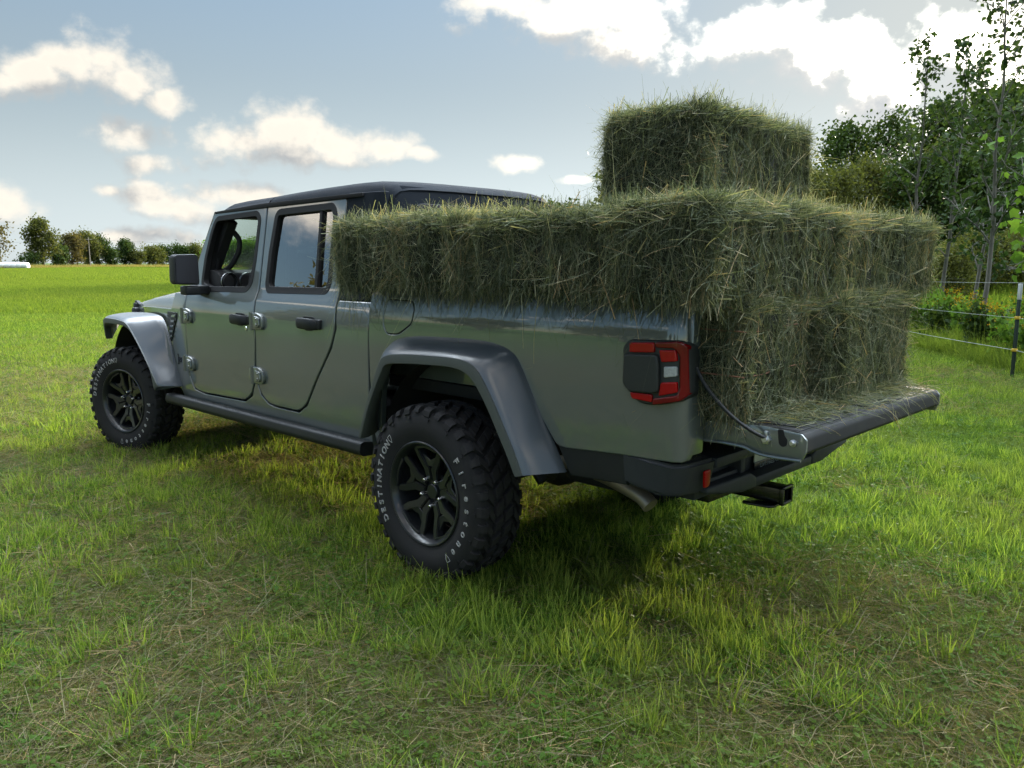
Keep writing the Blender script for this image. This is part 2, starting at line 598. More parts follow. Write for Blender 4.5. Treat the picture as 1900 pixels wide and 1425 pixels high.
def text_mesh(body, size, bevel=0.0, extrude=0.0, outline=False, align='CENTER', shear=0.0):
    c = D.curves.new('text', 'FONT')
    c.body = body
    c.size = size
    c.align_x = align
    c.resolution_u = 3
    c.shear = shear
    if outline:
        c.fill_mode = 'NONE'
        c.bevel_depth = bevel
        c.bevel_resolution = 0
    else:
        c.extrude = extrude
    o = D.objects.new('text', c)
    COL.objects.link(o)
    bpy.context.view_layer.update()
    me = D.meshes.new_from_object(o.evaluated_get(bpy.context.evaluated_depsgraph_get()))
    D.objects.remove(o)
    D.curves.remove(c)
    return me


def warp(me, fn):
    co = np.empty(len(me.vertices) * 3, dtype=np.float32)
    me.vertices.foreach_get('co', co)
    co = fn(co.reshape(-1, 3).astype(float))
    me.vertices.foreach_set('co', np.ascontiguousarray(co, dtype=np.float32).ravel())
    me.update()
    return me


# ------------------------------------------------------------------ sheet-metal panels
def interp(tab):
    xs = np.array([p[0] for p in tab])
    ys = np.array([p[1] for p in tab])

    def f(z):
        # a little averaging rounds the creases to a radius of about a centimetre
        return sum(np.interp(z + k, xs, ys) for k in (-0.016, -0.008, 0.0, 0.008, 0.016)) / 5.0
    return f


def pane_z(z):
    return .752 - .202 * (z - 1.26)


cab_z = interp([(.30, .740), (.40, .758), (.47, .785), (.60, .80), (.80, .808), (1.0, .806), (1.10, .803), (1.135, .797), (1.19, .784), (1.22, .768), (1.26, .752), (1.74, .655), (1.84, .635)])
bed_z = interp([(.50, .775), (.60, .795), (.70, .80), (.85, .81), (1.0, .812), (1.15, .808), (1.18, .804), (1.20, .799), (1.275, .783), (1.29, .775), (1.4, .76)])


def cab_y(x, z):
    t = np.clip((x - 2.62) / 1.4, 0, 1)
    return cab_z(z) - 0.25 * t ** 1.35


def bed_y(x, z):
    d = np.clip(-1.170 - x, 0, 0.07)
    return bed_z(z) - (0.07 - np.sqrt(np.maximum(0.07 ** 2 - d ** 2, 0)))


def round_poly(pts, r, seg=5):
    """round the corners of a polygon; r a number or one per corner"""
    n = len(pts)
    out = []
    for i in range(n):
        p0, p1, p2 = Vector(pts[i - 1]), Vector(pts[i]), Vector(pts[(i + 1) % n])
        rr = r[i] if isinstance(r, (list, tuple)) else r
        a, b = (p0 - p1), (p2 - p1)
        d = min(rr, a.length * 0.45, b.length * 0.45)
        if d < 1e-5:
            out.append(tuple(p1))
            continue
        A, B = p1 + a.normalized() * d, p1 + b.normalized() * d
        for k in range(seg + 1):
            t = k / seg
            q = A * (1 - t) ** 2 + p1 * 2 * t * (1 - t) + B * t * t
            out.append((q.x, q.y))
    return out


def area2(p):
    return sum(p[i - 1][0] * p[i][1] - p[i][0] * p[i - 1][1] for i in range(len(p)))


def ccw(p):
    return list(p) if area2(p) > 0 else list(p)[::-1]


def resample(p, d):
    out = []
    n = len(p)
    for i in range(n):
        a, b = np.array(p[i]), np.array(p[(i + 1) % n])
        k = max(1, int(np.ceil(np.linalg.norm(b - a) / d)))
        for j in range(k):
            out.append(tuple(a + (b - a) * j / k))
    return out


def offset(p, d):
    """positive d moves the outline inwards (p counter-clockwise)"""
    p = np.array(p)
    a = np.roll(p, 1, 0)
    b = np.roll(p, -1, 0)
    e1 = p - a
    e2 = b - p
    n1 = np.stack([-e1[:, 1], e1[:, 0]], 1)
    n2 = np.stack([-e2[:, 1], e2[:, 0]], 1)
    n1 /= np.linalg.norm(n1, axis=1, keepdims=True) + 1e-12
    n2 /= np.linalg.norm(n2, axis=1, keepdims=True) + 1e-12
    n = n1 + n2
    n /= np.linalg.norm(n, axis=1, keepdims=True) + 1e-9
    c = np.clip((n * n1).sum(1), 0.5, 1)
    return [tuple(q) for q in p + n * (d / c)[:, None]]


def inside(P, poly):
    x, y = P[:, 0], P[:, 1]
    res = np.zeros(len(P), bool)
    n = len(poly)
    for i in range(n):
        x1, y1 = poly[i - 1]
        x2, y2 = poly[i]
        c = ((y1 > y) != (y2 > y))
        xi = (x2 - x1) * (y - y1) / (y2 - y1 + 1e-15) + x1
        res ^= c & (x < xi)
    return res


def panel(name, outline, holes, yf, side, mat, parent=None, r=0.006, thick=0.022, gx=0.06, gz=0.010, edge=0.03, lift=0.0):
    """a curved sheet over the (x,z) outline, pressed to y = yf(x,z), with rolled edges"""
    loops = [resample(ccw(outline), edge)] + [resample(ccw(h), edge)[::-1] for h in holes]
    ins = [offset(l, r) for l in loops]
    pts, edges = [], []
    for l in ins:
        b = len(pts)
        pts += l
        edges += [(b + i, b + (i + 1) % len(l)) for i in range(len(l))]
    nb = len(pts)
    A = np.array(ins[0])
    xs = np.arange(A[:, 0].min(), A[:, 0].max(), gx)
    zs = np.arange(A[:, 1].min(), A[:, 1].max(), gz)
    G = np.array([(x + (gx / 2 if j % 2 else 0), z) for j, z in enumerate(zs) for x in xs])
    ok = inside(G, offset(ins[0], 0.006))
    for h in ins[1:]:
        ok &= ~inside(G, offset(h, 0.006))
    pts += [tuple(q) for q in G[ok]]
    vo, eo, fo, _, _, _ = delaunay_2d_cdt([Vector(q) for q in pts], edges, [], 0, 1e-6)
    V2 = np.array([(v.x, v.y) for v in vo])
    F = np.array([f for f in fo if len(f) == 3])
    cen = V2[F].mean(1)
    ok = inside(cen, ins[0])
    for h in ins[1:]:
        ok &= ~inside(cen, h)
    F = F[ok]

    def yn(x, z):
        h = 0.010
        y = yf(x, z)
        dx = (yf(x + h, z) - yf(x - h, z)) / (2 * h)
        dz = (yf(x, z + h) - yf(x, z - h)) / (2 * h)
        n = np.stack([-dx, np.ones_like(dx), -dz], 1)
        return y, n / np.linalg.norm(n, axis=1, keepdims=True)
    y, nn = yn(V2[:, 0], V2[:, 1])
    V = [np.stack([V2[:, 0], y + lift, V2[:, 1]], 1)]
    NR = [nn]
    # make triangles face outwards (+y)
    a, b, c = V2[F[:, 0]], V2[F[:, 1]], V2[F[:, 2]]
    cr = (b[:, 0] - a[:, 0]) * (c[:, 1] - a[:, 1]) - (b[:, 1] - a[:, 1]) * (c[:, 0] - a[:, 0])
    F[cr > 0] = F[cr > 0][:, ::-1]
    faces = [tuple(f) for f in F]
    base = len(V2)
    for l, li in zip(loops, ins):
        l = np.array(l)
        li = np.array(li)
        n = len(l)
        o2 = l - li
        o2 /= np.linalg.norm(o2, axis=1, keepdims=True) + 1e-9
        out3 = np.stack([o2[:, 0], np.zeros(n), o2[:, 1]], 1)
        yi, ni = yn(li[:, 0], li[:, 1])
        y0, n0 = yn(l[:, 0], l[:, 1])
        m = r * 0.3
        mid = li + (l - li) * 0.72
        rings = [(li, yi, ni), (mid, yi - m, ni * .75 + out3 * .65), (l, y0 - r, ni * .15 + out3), (l, y0 - r, out3), (l, y0 - thick, out3)]
        b0 = base
        for (q, yy, nv) in rings:
            V.append(np.stack([q[:, 0], yy + lift, q[:, 1]], 1))
            nv = nv / np.linalg.norm(nv, axis=1, keepdims=True)
            NR.append(nv)
        for k in (0, 1, 3):
            for i in range(n):
                j = (i + 1) % n
                faces.append((b0 + k * n + i, b0 + k * n + j, b0 + (k + 1) * n + j, b0 + (k + 1) * n + i))
        base += n * len(rings)
    V = np.concatenate(V)
    NR = np.concatenate(NR)
    if side < 0:
        V[:, 1] *= -1
        NR[:, 1] *= -1
        faces = [f[::-1] for f in faces]
    me = D.meshes.new(name)
    me.from_pydata([tuple(q) for q in V], [], faces)
    for p in me.polygons:
        p.use_smooth = True
    me.normals_split_custom_set_from_vertices([tuple(q) for q in NR])
    return put(name, me, mat, parent)


def ring_panel(name, outer, inner, yf, side, mat, parent, lift, thick=0.02):
    return panel(name, outer, [inner], yf, side, mat, parent, r=0.003, thick=thick, gx=0.2, gz=0.2, edge=0.04, lift=lift)


def catmull(P, k=4):
    P = np.array(P, float)
    n = len(P)
    out = []
    for i in range(n - 1):
        p0, p1, p2, p3 = P[max(i - 1, 0)], P[i], P[i + 1], P[min(i + 2, n - 1)]
        for j in range(k):
            t = j / k
            out.append(0.5 * ((2 * p1) + (-p0 + p2) * t + (2 * p0 - 5 * p1 + 4 * p2 - p3) * t ** 2 + (-p0 + 3 * p1 - 3 * p2 + p3) * t ** 3))
    out.append(P[-1])
    return out

# ------------------------------------------------------------------ pickup truck
HUB = 0.395
WB = 3.488


def build_tyre_parts(front=False):
    """tyre, rim and nuts round the origin, outer face towards +y"""
    w = empty('wheel')
    Rr = 0.398
    prof = [(.222, .098), (.232, .112), (.250, .118), (.275, .126), (.300, .1295), (.325, .128), (.350, .122), (.368, .113), (.376, .100),
            (.379, .05), (.380, 0), (.379, -.05), (.376, -.100), (.368, -.113), (.340, -.125), (.300, -.1285), (.25, -.115), (.222, -.098)]
    mb = MB()
    mb.lathe(prof, 72, closed=False)
    # tread blocks
    rnd = random.Random(5)

    def block(a0, skew, y0, y1, da, r0, r1, notch=0.0):
        """block between y0 and y1, da wide (radians), leaning by skew"""
        b = bmesh.new()
        vs = []
        for rr, k in ((r0, 1.0), (r1, 0.86)):
            for (yy, aa) in ((y0, -1), (y1, -1), (y1, 1), (y0, 1)):
                t = (yy - y0) / (y1 - y0) - .5
                ang = a0 + aa * da / 2 * k + skew * t
                ym = (y0 + y1) / 2 + (yy - (y0 + y1) / 2) * k
                vs.append(b.verts.new((rr * math.cos(ang), ym, rr * math.sin(ang))))
        for f in ((3, 2, 1, 0), (4, 5, 6, 7), (0, 1, 5, 4), (1, 2, 6, 5), (2, 3, 7, 6), (3, 0, 4, 7)):
            b.faces.new([vs[i] for i in f])
        bmesh.ops.recalc_face_normals(b, faces=b.faces[:])
        mb._add(b)
    NB = 34
    for k in range(NB):
        a = 2 * math.pi * k / NB
        st = math.pi / NB
        j = rnd.uniform(-.01, .01)
        block(a + j, .07, .004, .050, .125, .372, Rr, 0)
        block(a + st + j, .07, -.050, -.004, .125, .372, Rr, 0)
        block(a + st * .5, -.10, .056, .094, .115, .372, Rr - .002, 0)
        block(a + st * 1.5, -.10, -.094, -.056, .115, .372, Rr - .002, 0)
        # shoulder lugs: on the tread edge and down the sidewall
        long_ = k % 2
        for s in (1, -1):
            aa = a + st * (.5 if s > 0 else 1.5) - .03
            b = bmesh.new()
            pr = [(Rr - .004, .092), (Rr - .008, .110), (.379, .1225), (.358 if long_ else .366, .1275), (.352 if long_ else .362, .119), (.370, .098)]
            da = .105 if long_ else .085
            r0 = [b.verts.new((r * math.cos(aa - da / 2), s * y, r * math.sin(aa - da / 2))) for r, y in pr]
            r1 = [b.verts.new((r * math.cos(aa + da / 2), s * y, r * math.sin(aa + da / 2))) for r, y in pr]
            n = len(pr)
            b.faces.new(r0)
            b.faces.new(r1[::-1])
            for i in range(n):
                b.faces.new((r0[i], r1[i], r1[(i + 1) % n], r0[(i + 1) % n]))
            bmesh.ops.recalc_face_normals(b, faces=b.faces[:])
            mb._add(b)
        # small sidewall ribs between the lettering and the tread
        if long_:
            b = bmesh.new()
            aa = a + .05
            vs = [b.verts.new((r * math.cos(aa + q), .1275 + yy, r * math.sin(aa + q))) for r, q, yy in
                  ((.338, -.012, .002), (.350, -.012, -.002), (.350, .03, -.002), (.338, .03, .002))]
            vs2 = [b.verts.new(v.co + Vector((0, .0035, 0))) for v in vs]
            b.faces.new(vs2)
            for i in range(4):
                b.faces.new((vs[i], vs[(i + 1) % 4], vs2[(i + 1) % 4], vs2[i]))
            bmesh.ops.recalc_face_normals(b, faces=b.faces[:])
            mb._add(b)
    mb.done('tyre', M['rubber'], w, angle=30)

    # rim: barrel, lip, five Y spokes
    mb = MB()
    mb.lathe([(.2335, .112), (.236, .118), (.231, .1215), (.224, .119), (.214, .108), (.206, .085), (.200, .0), (.198, -.10), (.215, -.11)], 72)
    mb.lathe([(.0001, -.02), (.14, -.02), (.198, -.06)], 40)
    mb.lathe([(.0001, .066), (.030, .066), (.034, .063), (.036, .050), (.062, .046), (.088, .040), (.090, .010)], 40)
    for k in range(5):
        a = R(90 + 72 * k)
        rot = Matrix.Rotation(-(a - math.pi / 2), 4, 'Y')
        # spoke points straight up in its own frame: polygon in (x,z)
        for s in (-1, 1):
            arm = [(s * .004, .050), (s * .036, .052), (s * .045, .100), (s * .078, .150), (s * .098, .196), (s * .072, .212), (s * .046, .160), (s * .016, .118), (s * .004, .108)]
            arm = ccw(arm)
            b = bmesh.new()
            top = [b.verts.new((x, .064 + .030 * min(1, max(0, (z - .05) / .15)) - .10 * max(0, abs(x) - .07), z)) for x, z in arm]
            bot = [b.verts.new((x * .9, .015 + .05 * max(0, (z - .05) / .15), z)) for x, z in arm]
            n = len(arm)
            b.faces.new(top)
            for i in range(n):
                b.faces.new((top[i], top[(i + 1) % n], bot[(i + 1) % n], bot[i]))
            bmesh.ops.recalc_face_normals(b, faces=b.faces[:])
            bmesh.ops.bevel(b, geom=[e for e in b.edges if all(v.co.y > .055 for v in e.verts) and len(e.link_faces) == 2], offset=.004, segments=2, affect='EDGES')
            mb._add(b, rot)
        web = ccw([(-.046, .160), (-.016, .118), (.016, .118), (.046, .160), (.05, .172), (0, .146), (-.05, .172)])
        mb.prism(web, 'y', .055, .074, .002, 1, rot)
        # bridge at the rim closing the fork
        br = [(-.076, .206), (-.070, .190), (0, .204), (.070, .190), (.076, .206), (.04, .219), (0, .223), (-.04, .219)]
        mb.prism(ccw(br), 'y', .070, .100, .003, 2, rot)
    # brake disc and caliper
    mb.lathe([(.06, -.045), (.165, -.045), (.168, -.05), (.168, -.07), (.06, -.07)], 40)
    mb.done('rim', M['rim'], w, angle=28)
    for k in range(5):
        a = R(90 + 36 + 72 * k)
        m4 = Matrix.Translation((.0635 * math.cos(a), 0, .0635 * math.sin(a)))
        mb = MB()
        mb.lathe([(.0001, .084), (.005, .083), (.0088, .078), (.0095, .062), (.011, .058), (.011, .044)], 12, m4)
        mb.done('lug_nut', M['chrome'], w, angle=40)
    return w


truck = tag(empty('pickup_truck'), 'grey four-door pickup truck with black hardtop and lowered tailgate, loaded with hay bales', 'pickup truck')

# ---- wheels
wheel0 = build_tyre_parts()
# seen from the left side, +x (front) is to the LEFT; clockwise on screen = from front over the top to the rear = angle growing
w1, w2 = 'DESTINATION|', 'Firestone|'


def letters_for(rot):
    bm = bmesh.new()
    for word, mid, span, size in ((w1, R(6.5) + rot, R(78), .045), (w2, R(188) + rot, R(94), .047)):
        n = len(word)
        for i, chh in enumerate(word):
            t = i / (n - 1) - .5
            a = mid + t * span
            if chh == '|':
                b = bmesh.new()
                sh = [(-.011, .020), (.011, .020), (.010, .004), (0, -.016), (-.010, .004)]
                for (p, q) in zip(sh, sh[1:] + sh[:1]):
                    d = Vector((q[0] - p[0], q[1] - p[1]))
                    nn = Vector((-d.y, d.x)).normalized() * .0016
                    b.faces.new([b.verts.new((p[0] + nn.x, p[1] + nn.y + .012, .001)), b.verts.new((q[0] + nn.x, q[1] + nn.y + .012, .001)),
                                 b.verts.new((q[0] - nn.x, q[1] - nn.y + .012, .001)), b.verts.new((p[0] - nn.x, p[1] - nn.y + .012, .001))])
                me = D.meshes.new('s')
                b.to_mesh(me)
                b.free()
            else:
                me = text_mesh(chh, size, bevel=.0017, outline=True)

            def fn(co, a=a, size=size):
                r = .303 + co[:, 1] - size * .34
                ang = a + co[:, 0] / .303
                y = .1297 - np.abs(r - .305) * .06 + co[:, 2]
                return np.stack([r * np.cos(ang), y, r * np.sin(ang)], 1)
            warp(me, fn)
            bm.from_mesh(me)
            D.meshes.remove(me)
    me = D.meshes.new('tyre_lettering')
    bm.to_mesh(me)
    bm.free()
    return me


def place_wheel(w, x, side, steer, roll):
    w.parent = truck
    rz = steer + (0 if side > 0 else math.pi)
    w.location = (x, side * .818, HUB)
    w.rotation_euler = (0, -roll, rz)
    w.rotation_mode = 'YXZ'


STEER = 0.2688
wheels = [(wheel0, 0.0, 1, 0, 0)]
for (x, s, st, ro) in ((WB, 1, STEER, R(38)), (0.0, -1, 0, R(50)), (WB, -1, STEER, R(110))):
    wheels.append((copy_tree(wheel0), x, s, st, ro))
for w, x, s, st, ro in wheels:
    place_wheel(w, x, s, st, 0)
    for ch in [q for q in COL.objects if q.parent == w]:
        ch.rotation_euler = (0, -ro, 0)
for (w, x, s, st, ro), rot in zip(wheels[:2], (0.0, R(39))):
    put('tyre_lettering', letters_for(rot), M['white_letter'], w)

# ---- cab side outlines
F_DOOR = [(2.606, 1.195), (2.590, .90), (2.580, .655), (2.530, .578), (2.40, .563), (1.85, .579), (1.758, .625), (1.700, .74), (1.680, .95), (1.702, 1.195),
          (1.716, 1.38), (1.742, 1.742), (2.390, 1.722), (2.470, 1.578), (2.545, 1.40)]
F_R = [.01, .02, .03, .05, .03, .06, .06, .05, .04, .02, .02, .02, .02, .02, .02]
R_DOOR = [(1.688, 1.195), (1.667, .95), (1.678, .74), (1.640, .645), (1.560, .598), (1.500, .590), (1.240, .590), (1.155, .635), (1.035, .79), (.892, .97), (.848, 1.075),
          (.865, 1.185), (.930, 1.757), (1.730, 1.746), (1.702, 1.38)]
R_R = [.02, .02, .05, .05, .05, .03, .06, .06, .05, .05, .05, .02, .04, .02, .02]
F_WIN = [(2.370, 1.688), (1.845, 1.703), (1.800, 1.665), (1.788, 1.41), (1.796, 1.285), (1.836, 1.240), (2.340, 1.232), (2.445, 1.258), (2.445, 1.44), (2.410, 1.600)]
R_WIN = [(1.620, 1.700), (1.040, 1.710), (1.000, 1.660), (.965, 1.300), (.985, 1.250), (1.590, 1.242), (1.622, 1.275), (1.632, 1.46)]
fdoor, rdoor = round_poly(F_DOOR, F_R), round_poly(R_DOOR, R_R)
fwin = round_poly(F_WIN, [.05, .05, .03, .02, .03, .05, .05, .05, .03, .03])
rwin = round_poly(R_WIN, [.05, .05, .03, .04, .04, .04, .04, .03])
BODY = [(.565, .46), (2.70, .46), (2.76, .52), (2.80, .56), (3.02, .95), (3.30, .98), (3.80, .96), (4.02, .93), (4.02, 1.062), (3.4, 1.082), (2.87, 1.092), (2.84, 1.20), (2.618, 1.205),
        (2.602, .90), (2.592, .652), (2.540, .569), (2.40, .553), (1.85, .569), (1.750, .615), (1.690, .738), (1.652, .638), (1.565, .588), (1.50, .580), (1.24, .580), (1.148, .627), (1.027, .785),
        (.882, .965), (.836, 1.073), (.855, 1.19), (.858, 1.213), (.565, 1.213)]


def rounded_ring(outer, d):
    return offset(ccw(outer), d)


def handle(parent, x, z, s, yf):
    y = float(yf(np.array([x]), np.array([z]))[0])
    mb = MB()
    P = [(x + .105, y - .004, z - .004), (x + .085, y + .018, z - .002), (x + .05, y + .036, z), (x - .02, y + .040, z), (x - .075, y + .034, z - .002), (x - .105, y + .012, z - .004), (x - .118, y - .006, z - .004)]
    pts = catmull(P, 4)
    b = bmesh.new()
    rings = []
    for i, p in enumerate(pts):
        t = i / (len(pts) - 1)
        hz = .024 + .006 * math.sin(math.pi * t)
        hy = .011
        rings.append([b.verts.new((p[0], p[1] + hy * math.cos(a), p[2] + hz * math.sin(a))) for a in [2 * math.pi * k / 12 for k in range(12)]])
    for i in range(len(rings) - 1):
        for k in range(12):
            b.faces.new((rings[i][k], rings[i][(k + 1) % 12], rings[i + 1][(k + 1) % 12], rings[i + 1][k]))
    bmesh.ops.recalc_face_normals(b, faces=b.faces[:])
    mb._add(b)
    # finger cup behind the lever
    cup = round_poly([(x + .055, z + .035), (x - .055, z + .035), (x - .070, z), (x - .04, z - .043), (x + .04, z - .043), (x + .065, z)], .02)
    mb.prism(ccw(cup), 'y', y - .004, y + .0035, .001, 1)
    mb.box((x - .128, y - .01, z - .028), (x - .095, y + .020, z + .024), .008)
    o = mb.done('door_handle', M['black_plastic'], parent)
    if s < 0:
        o.scale = (1, -1, 1)
    return o


def hinge(parent, x, z, s, yf):
    """exposed body-colour hinge: knuckle at the gap, leaf swept back over the door"""
    y = float(yf(np.array([x - .03]), np.array([z]))[0])
    mb = MB()
    leaf = round_poly([(x + .012, z + .050), (x - .045, z + .052), (x - .098, z + .036), (x - .110, z + .010), (x - .110, z - .030), (x - .095, z - .046), (x + .012, z - .050)], .014)
    mb.prism(ccw(leaf), 'y', y - .004, y + .020, .006, 3)
    pad = round_poly([(x - .035, z + .034), (x - .088, z + .026), (x - .095, z - .022), (x - .080, z - .034), (x - .035, z - .034)], .010)
    mb.prism(ccw(pad), 'y', y + .018, y + .031, .005, 3)
    for dz in (.016, -.016):
        mb.lathe([(.0001, y + .036), (.006, y + .0355), (.008, y + .029)], 12, Matrix.Translation((x - .066, 0, z + dz)))
    mb.tube([(x + .018, y + .013, z - .052), (x + .018, y + .013, z + .052)], .0155, 14)
    base = round_poly([(x + .015, z + .040), (x + .072, z + .036), (x + .080, z), (x + .072, z - .036), (x + .015, z - .040)], .012)
    mb.prism(ccw(base), 'y', y - .008, y + .010, .004, 2)
    o = mb.done('hinge', M['paint'], parent)
    if s < 0:
        o.scale = (1, -1, 1)
    return o


for s in (1, -1):
    panel('body_side', round_poly(BODY, [.01] * 2 + [.02] * 9 + [.005] * 20), [], cab_y, s, M['paint'], truck, thick=.03)
    # dark jamb behind the door gaps
    fw2, rw2 = offset(ccw(fwin), .002), offset(ccw(rwin), .002)
    jam = [(2.62, 1.20), (2.61, .62), (2.4, .54), (1.2, .54), (.86, .93), (.83, 1.08), (.90, 1.765), (2.39, 1.735)]
    panel('door_jamb', jam, [fw2, rw2], lambda x, z: cab_z(z) - .040, s, M['matte_black'], truck, thick=.03, gx=.3, gz=.1)
    for nm, door, win, hx, hz, hinges in (('front_door', fdoor, fwin, 1.848, 1.072, ((2.598, 1.057), (2.590, .742))),
                                          ('rear_door', rdoor, rwin, 1.095, 1.086, ((1.672, 1.067), (1.682, .750)))):
        d = panel(nm, door, [win], cab_y, s, M['paint'], truck, lift=.002)
        seal_in = offset(ccw(win), .026 if nm == 'rear_door' else .022)
        ring_panel('window_seal', offset(ccw(win), -.012), seal_in, cab_y, s, M['seal'], d, .005, .035)
        handle(d, hx, hz, s, cab_y)
        for (x, z) in hinges:
            hinge(d, x, z, s, cab_y)
        if nm == 'front_door':
            mb = MB()
            mb.lathe([(.0001, .812), (.011, .812), (.0135, .808), (.0135, .80)], 20, Matrix.Translation((1.775, 0, 1.018)))
            o = mb.done('door_lock', M['chrome'], d)
            if s < 0:
                o.scale = (1, -1, 1)
            if s < 0:       # the driver's window is wound down, the passenger's is up
                g = panel('window_pane', offset(ccw(win), -.004), [], lambda x, z: pane_z(z) - .018, s, M['glass'], d, r=.001, thick=.003, gx=.3, gz=.1)
        else:
            panel('window_pane', offset(ccw(win), -.004), [], lambda x, z: pane_z(z) - .016, s, M['glass_dark'], d, r=.001, thick=.003, gx=.3, gz=.1)
            bar = [(1.170, 1.712), (1.146, 1.712), (1.086, 1.24), (1.112, 1.24)]
            panel('window_divider', bar, [], cab_y, s, M['seal'], d, r=.002, thick=.03, lift=.001)
        # inner trim
        panel('door_card', [(q[0], q[1]) for q in offset(ccw(door), .03)], [win], lambda x, z: cab_z(z) - .075, s, M['interior'], d, thick=.02, gx=.2, gz=.1)

# ---- rear lower quarter belt, hardtop, windscreen
mb = MB()
RW = [  # hardtop cross-section half: (y, z) roof crown to drip rail
    (0, 1.842), (.20, 1.842), (.40, 1.839), (.52, 1.833), (.585, 1.822), (.618, 1.800), (.636, 1.770), (.640, 1.752)]


def roof_row(x, dz, squeeze=0.0):
    row = []
    for y, z in RW:
        row.append((x, y - squeeze * (y / .64), z + dz - (0 if y < .6 else 0)))
    full = [(x_, -y_, z_) for x_, y_, z_ in row[::-1]] + row[1:]
    return full


stations = [(2.425, -.118), (2.405, -.085), (2.36, -.062), (2.28, -.046), (2.10, -.036), (1.765, -.028)]
rows = []
for x, dz in stations:
    t = max(0, (x - 2.28) / .15)
    row = roof_row(x, dz)
    # the drip rail edge stays on its line while the crown dips at the front
    rail = 1.752 - .024 * (x - 1.76) / .63
    row = [(a, b, max(c, rail + .002) if abs(b) < .63 else rail) for a, b, c in row]
    rows.append(row)
mb.grid(rows)
front = mb.done('roof_panel', M['hardtop'], truck, angle=60)
mb = MB()
rows = []
for x, dz in [(1.757, -.028), (1.50, -.018), (1.20, -.010), (.95, -.006), (.80, -.008), (.70, -.016), (.64, -.034), (.612, -.062)]:
    row = roof_row(x, dz, 0.0 if x > .75 else (.75 - x) * .25)
    row = [(a, b, c if abs(b) < .62 else min(c, 1.754)) for a, b, c in row]
    rows.append(row)
mb.grid(rows)
hardtop = mb.done('hardtop', M['hardtop'], truck, angle=60)
# rear corners, back wall and rear quarter of the hardtop
for s in (1, -1):
    quarter = round_poly([(.855, 1.216), (.60, 1.216), (.625, 1.758), (.918, 1.762)], .008)
    panel('hardtop_quarter', quarter, [], lambda x, z: cab_z(z) - .9 * np.clip(.70 - x, 0, 1) ** 2 * 4, s, M['hardtop'], hardtop, lift=.002)
    mb = MB()
    mb.prism([(.775, 1.738), (2.395, 1.716), (2.395, 1.728), (1.76, 1.752), (.775, 1.757)], 'y', s * .600, s * .668, .002)
    mb.done('drip_rail', M['matte_black'], hardtop)
wall = []
for (z, x, y) in ((1.20, .585, .70), (1.35, .590, .675), (1.60, .602, .635), (1.74, .612, .605), (1.79, .625, .57)):
    wall.append([(x + .05, -y - .012, z), (x, -y + .05, z), (x, -.3, z), (x, 0, z), (x, .3, z), (x, y - .05, z), (x + .05, y + .012, z)])
mb = MB()
mb.grid(wall)
mb.done('back_wall', M['hardtop'], hardtop, angle=80)
rw = round_poly([(-.52, 1.30), (.52, 1.30), (.49, 1.705), (-.49, 1.705)], .06)
mb = MB()
mb.prism(rw, 'x', .578, .598, .002)
mb.done('rear_window', M['gloss_black'], hardtop)

# windscreen frame with glass
WSB, WST = (2.735, 1.135), (2.405, 1.722)


def ws(t, y):
    return (WSB[0] + (WST[0] - WSB[0]) * t, y, WSB[1] + (WST[1] - WSB[1]) * t)


mb = MB()
for s in (1, -1):
    b = bmesh.new()
    A = [ws(0, s * .735), ws(1, s * .648), ws(1, s * .592), ws(0, s * .672)]
    f = [b.verts.new(Vector(p) + Vector((.03, 0, .015))) for p in A]
    g = [b.verts.new(Vector(p) - Vector((.035, 0, .02))) for p in A]
    b.faces.new(f)
    b.faces.new(g[::-1])
    for i in range(4):
        b.faces.new((f[i], g[i], g[(i + 1) % 4], f[(i + 1) % 4]))
    bmesh.ops.recalc_face_normals(b, faces=b.faces[:])
    bmesh.ops.bevel(b, geom=b.edges[:], offset=.008, segments=2, affect='EDGES')
    mb._add(b)
mb.box((2.400, -.60, 1.690), (2.452, .60, 1.738), .01)
mb.box((2.690, -.70, 1.120), (2.770, .70, 1.165), .01)
frame = mb.done('windscreen_frame', M['paint'], truck)
mb = MB()
mb.grid([[ws(.03, -.68), ws(.03, .68)], [ws(.97, -.60), ws(.97, .60)]])
mb.done('windscreen', M['glass'], frame)
mb = MB()
mb.grid([[Vector(ws(.09, .50)) - Vector((.012, 0, 0)), Vector(ws(.09, .37)) - Vector((.012, 0, 0))], [Vector(ws(.22, .48)) - Vector((.012, 0, 0)), Vector(ws(.22, .36)) - Vector((.012, 0, 0))]])
mb.done('inspection_sticker', principled('sticker', (.22, .26, .26), .5), frame)
for s in (1, -1):
    mb = MB()
    b = bmesh.new()
    A = [ws(-.02, s * .70), ws(.98, s * .612), ws(.98, s * .55), ws(-.02, s * .64)]
    f = [b.verts.new(Vector(p) + Vector((-.036, 0, -.022))) for p in A]
    g = [b.verts.new(Vector(p) - Vector((.095, 0, .05))) for p in A]
    b.faces.new(f); b.faces.new(g[::-1])
    for i in range(4):
        b.faces.new((f[i], g[i], g[(i + 1) % 4], f[(i + 1) % 4]))
    bmesh.ops.recalc_face_normals(b, faces=b.faces[:])
    mb._add(b)
    # grab handle
    gp = [Vector(ws(.40, s * .62)) + Vector((-.10, 0, -.03)), Vector(ws(.45, s * .575)) + Vector((-.165, 0, -.03)), Vector(ws(.60, s * .535)) + Vector((-.175, 0, -.02)), Vector(ws(.74, s * .525)) + Vector((-.135, 0, -.02)), Vector(ws(.84, s * .555)) + Vector((-.08, 0, -.02))]
    mb.tube(catmull([tuple(q) for q in gp], 5), .017, 10)
    mb.done('pillar_trim', M['interior'], truck)

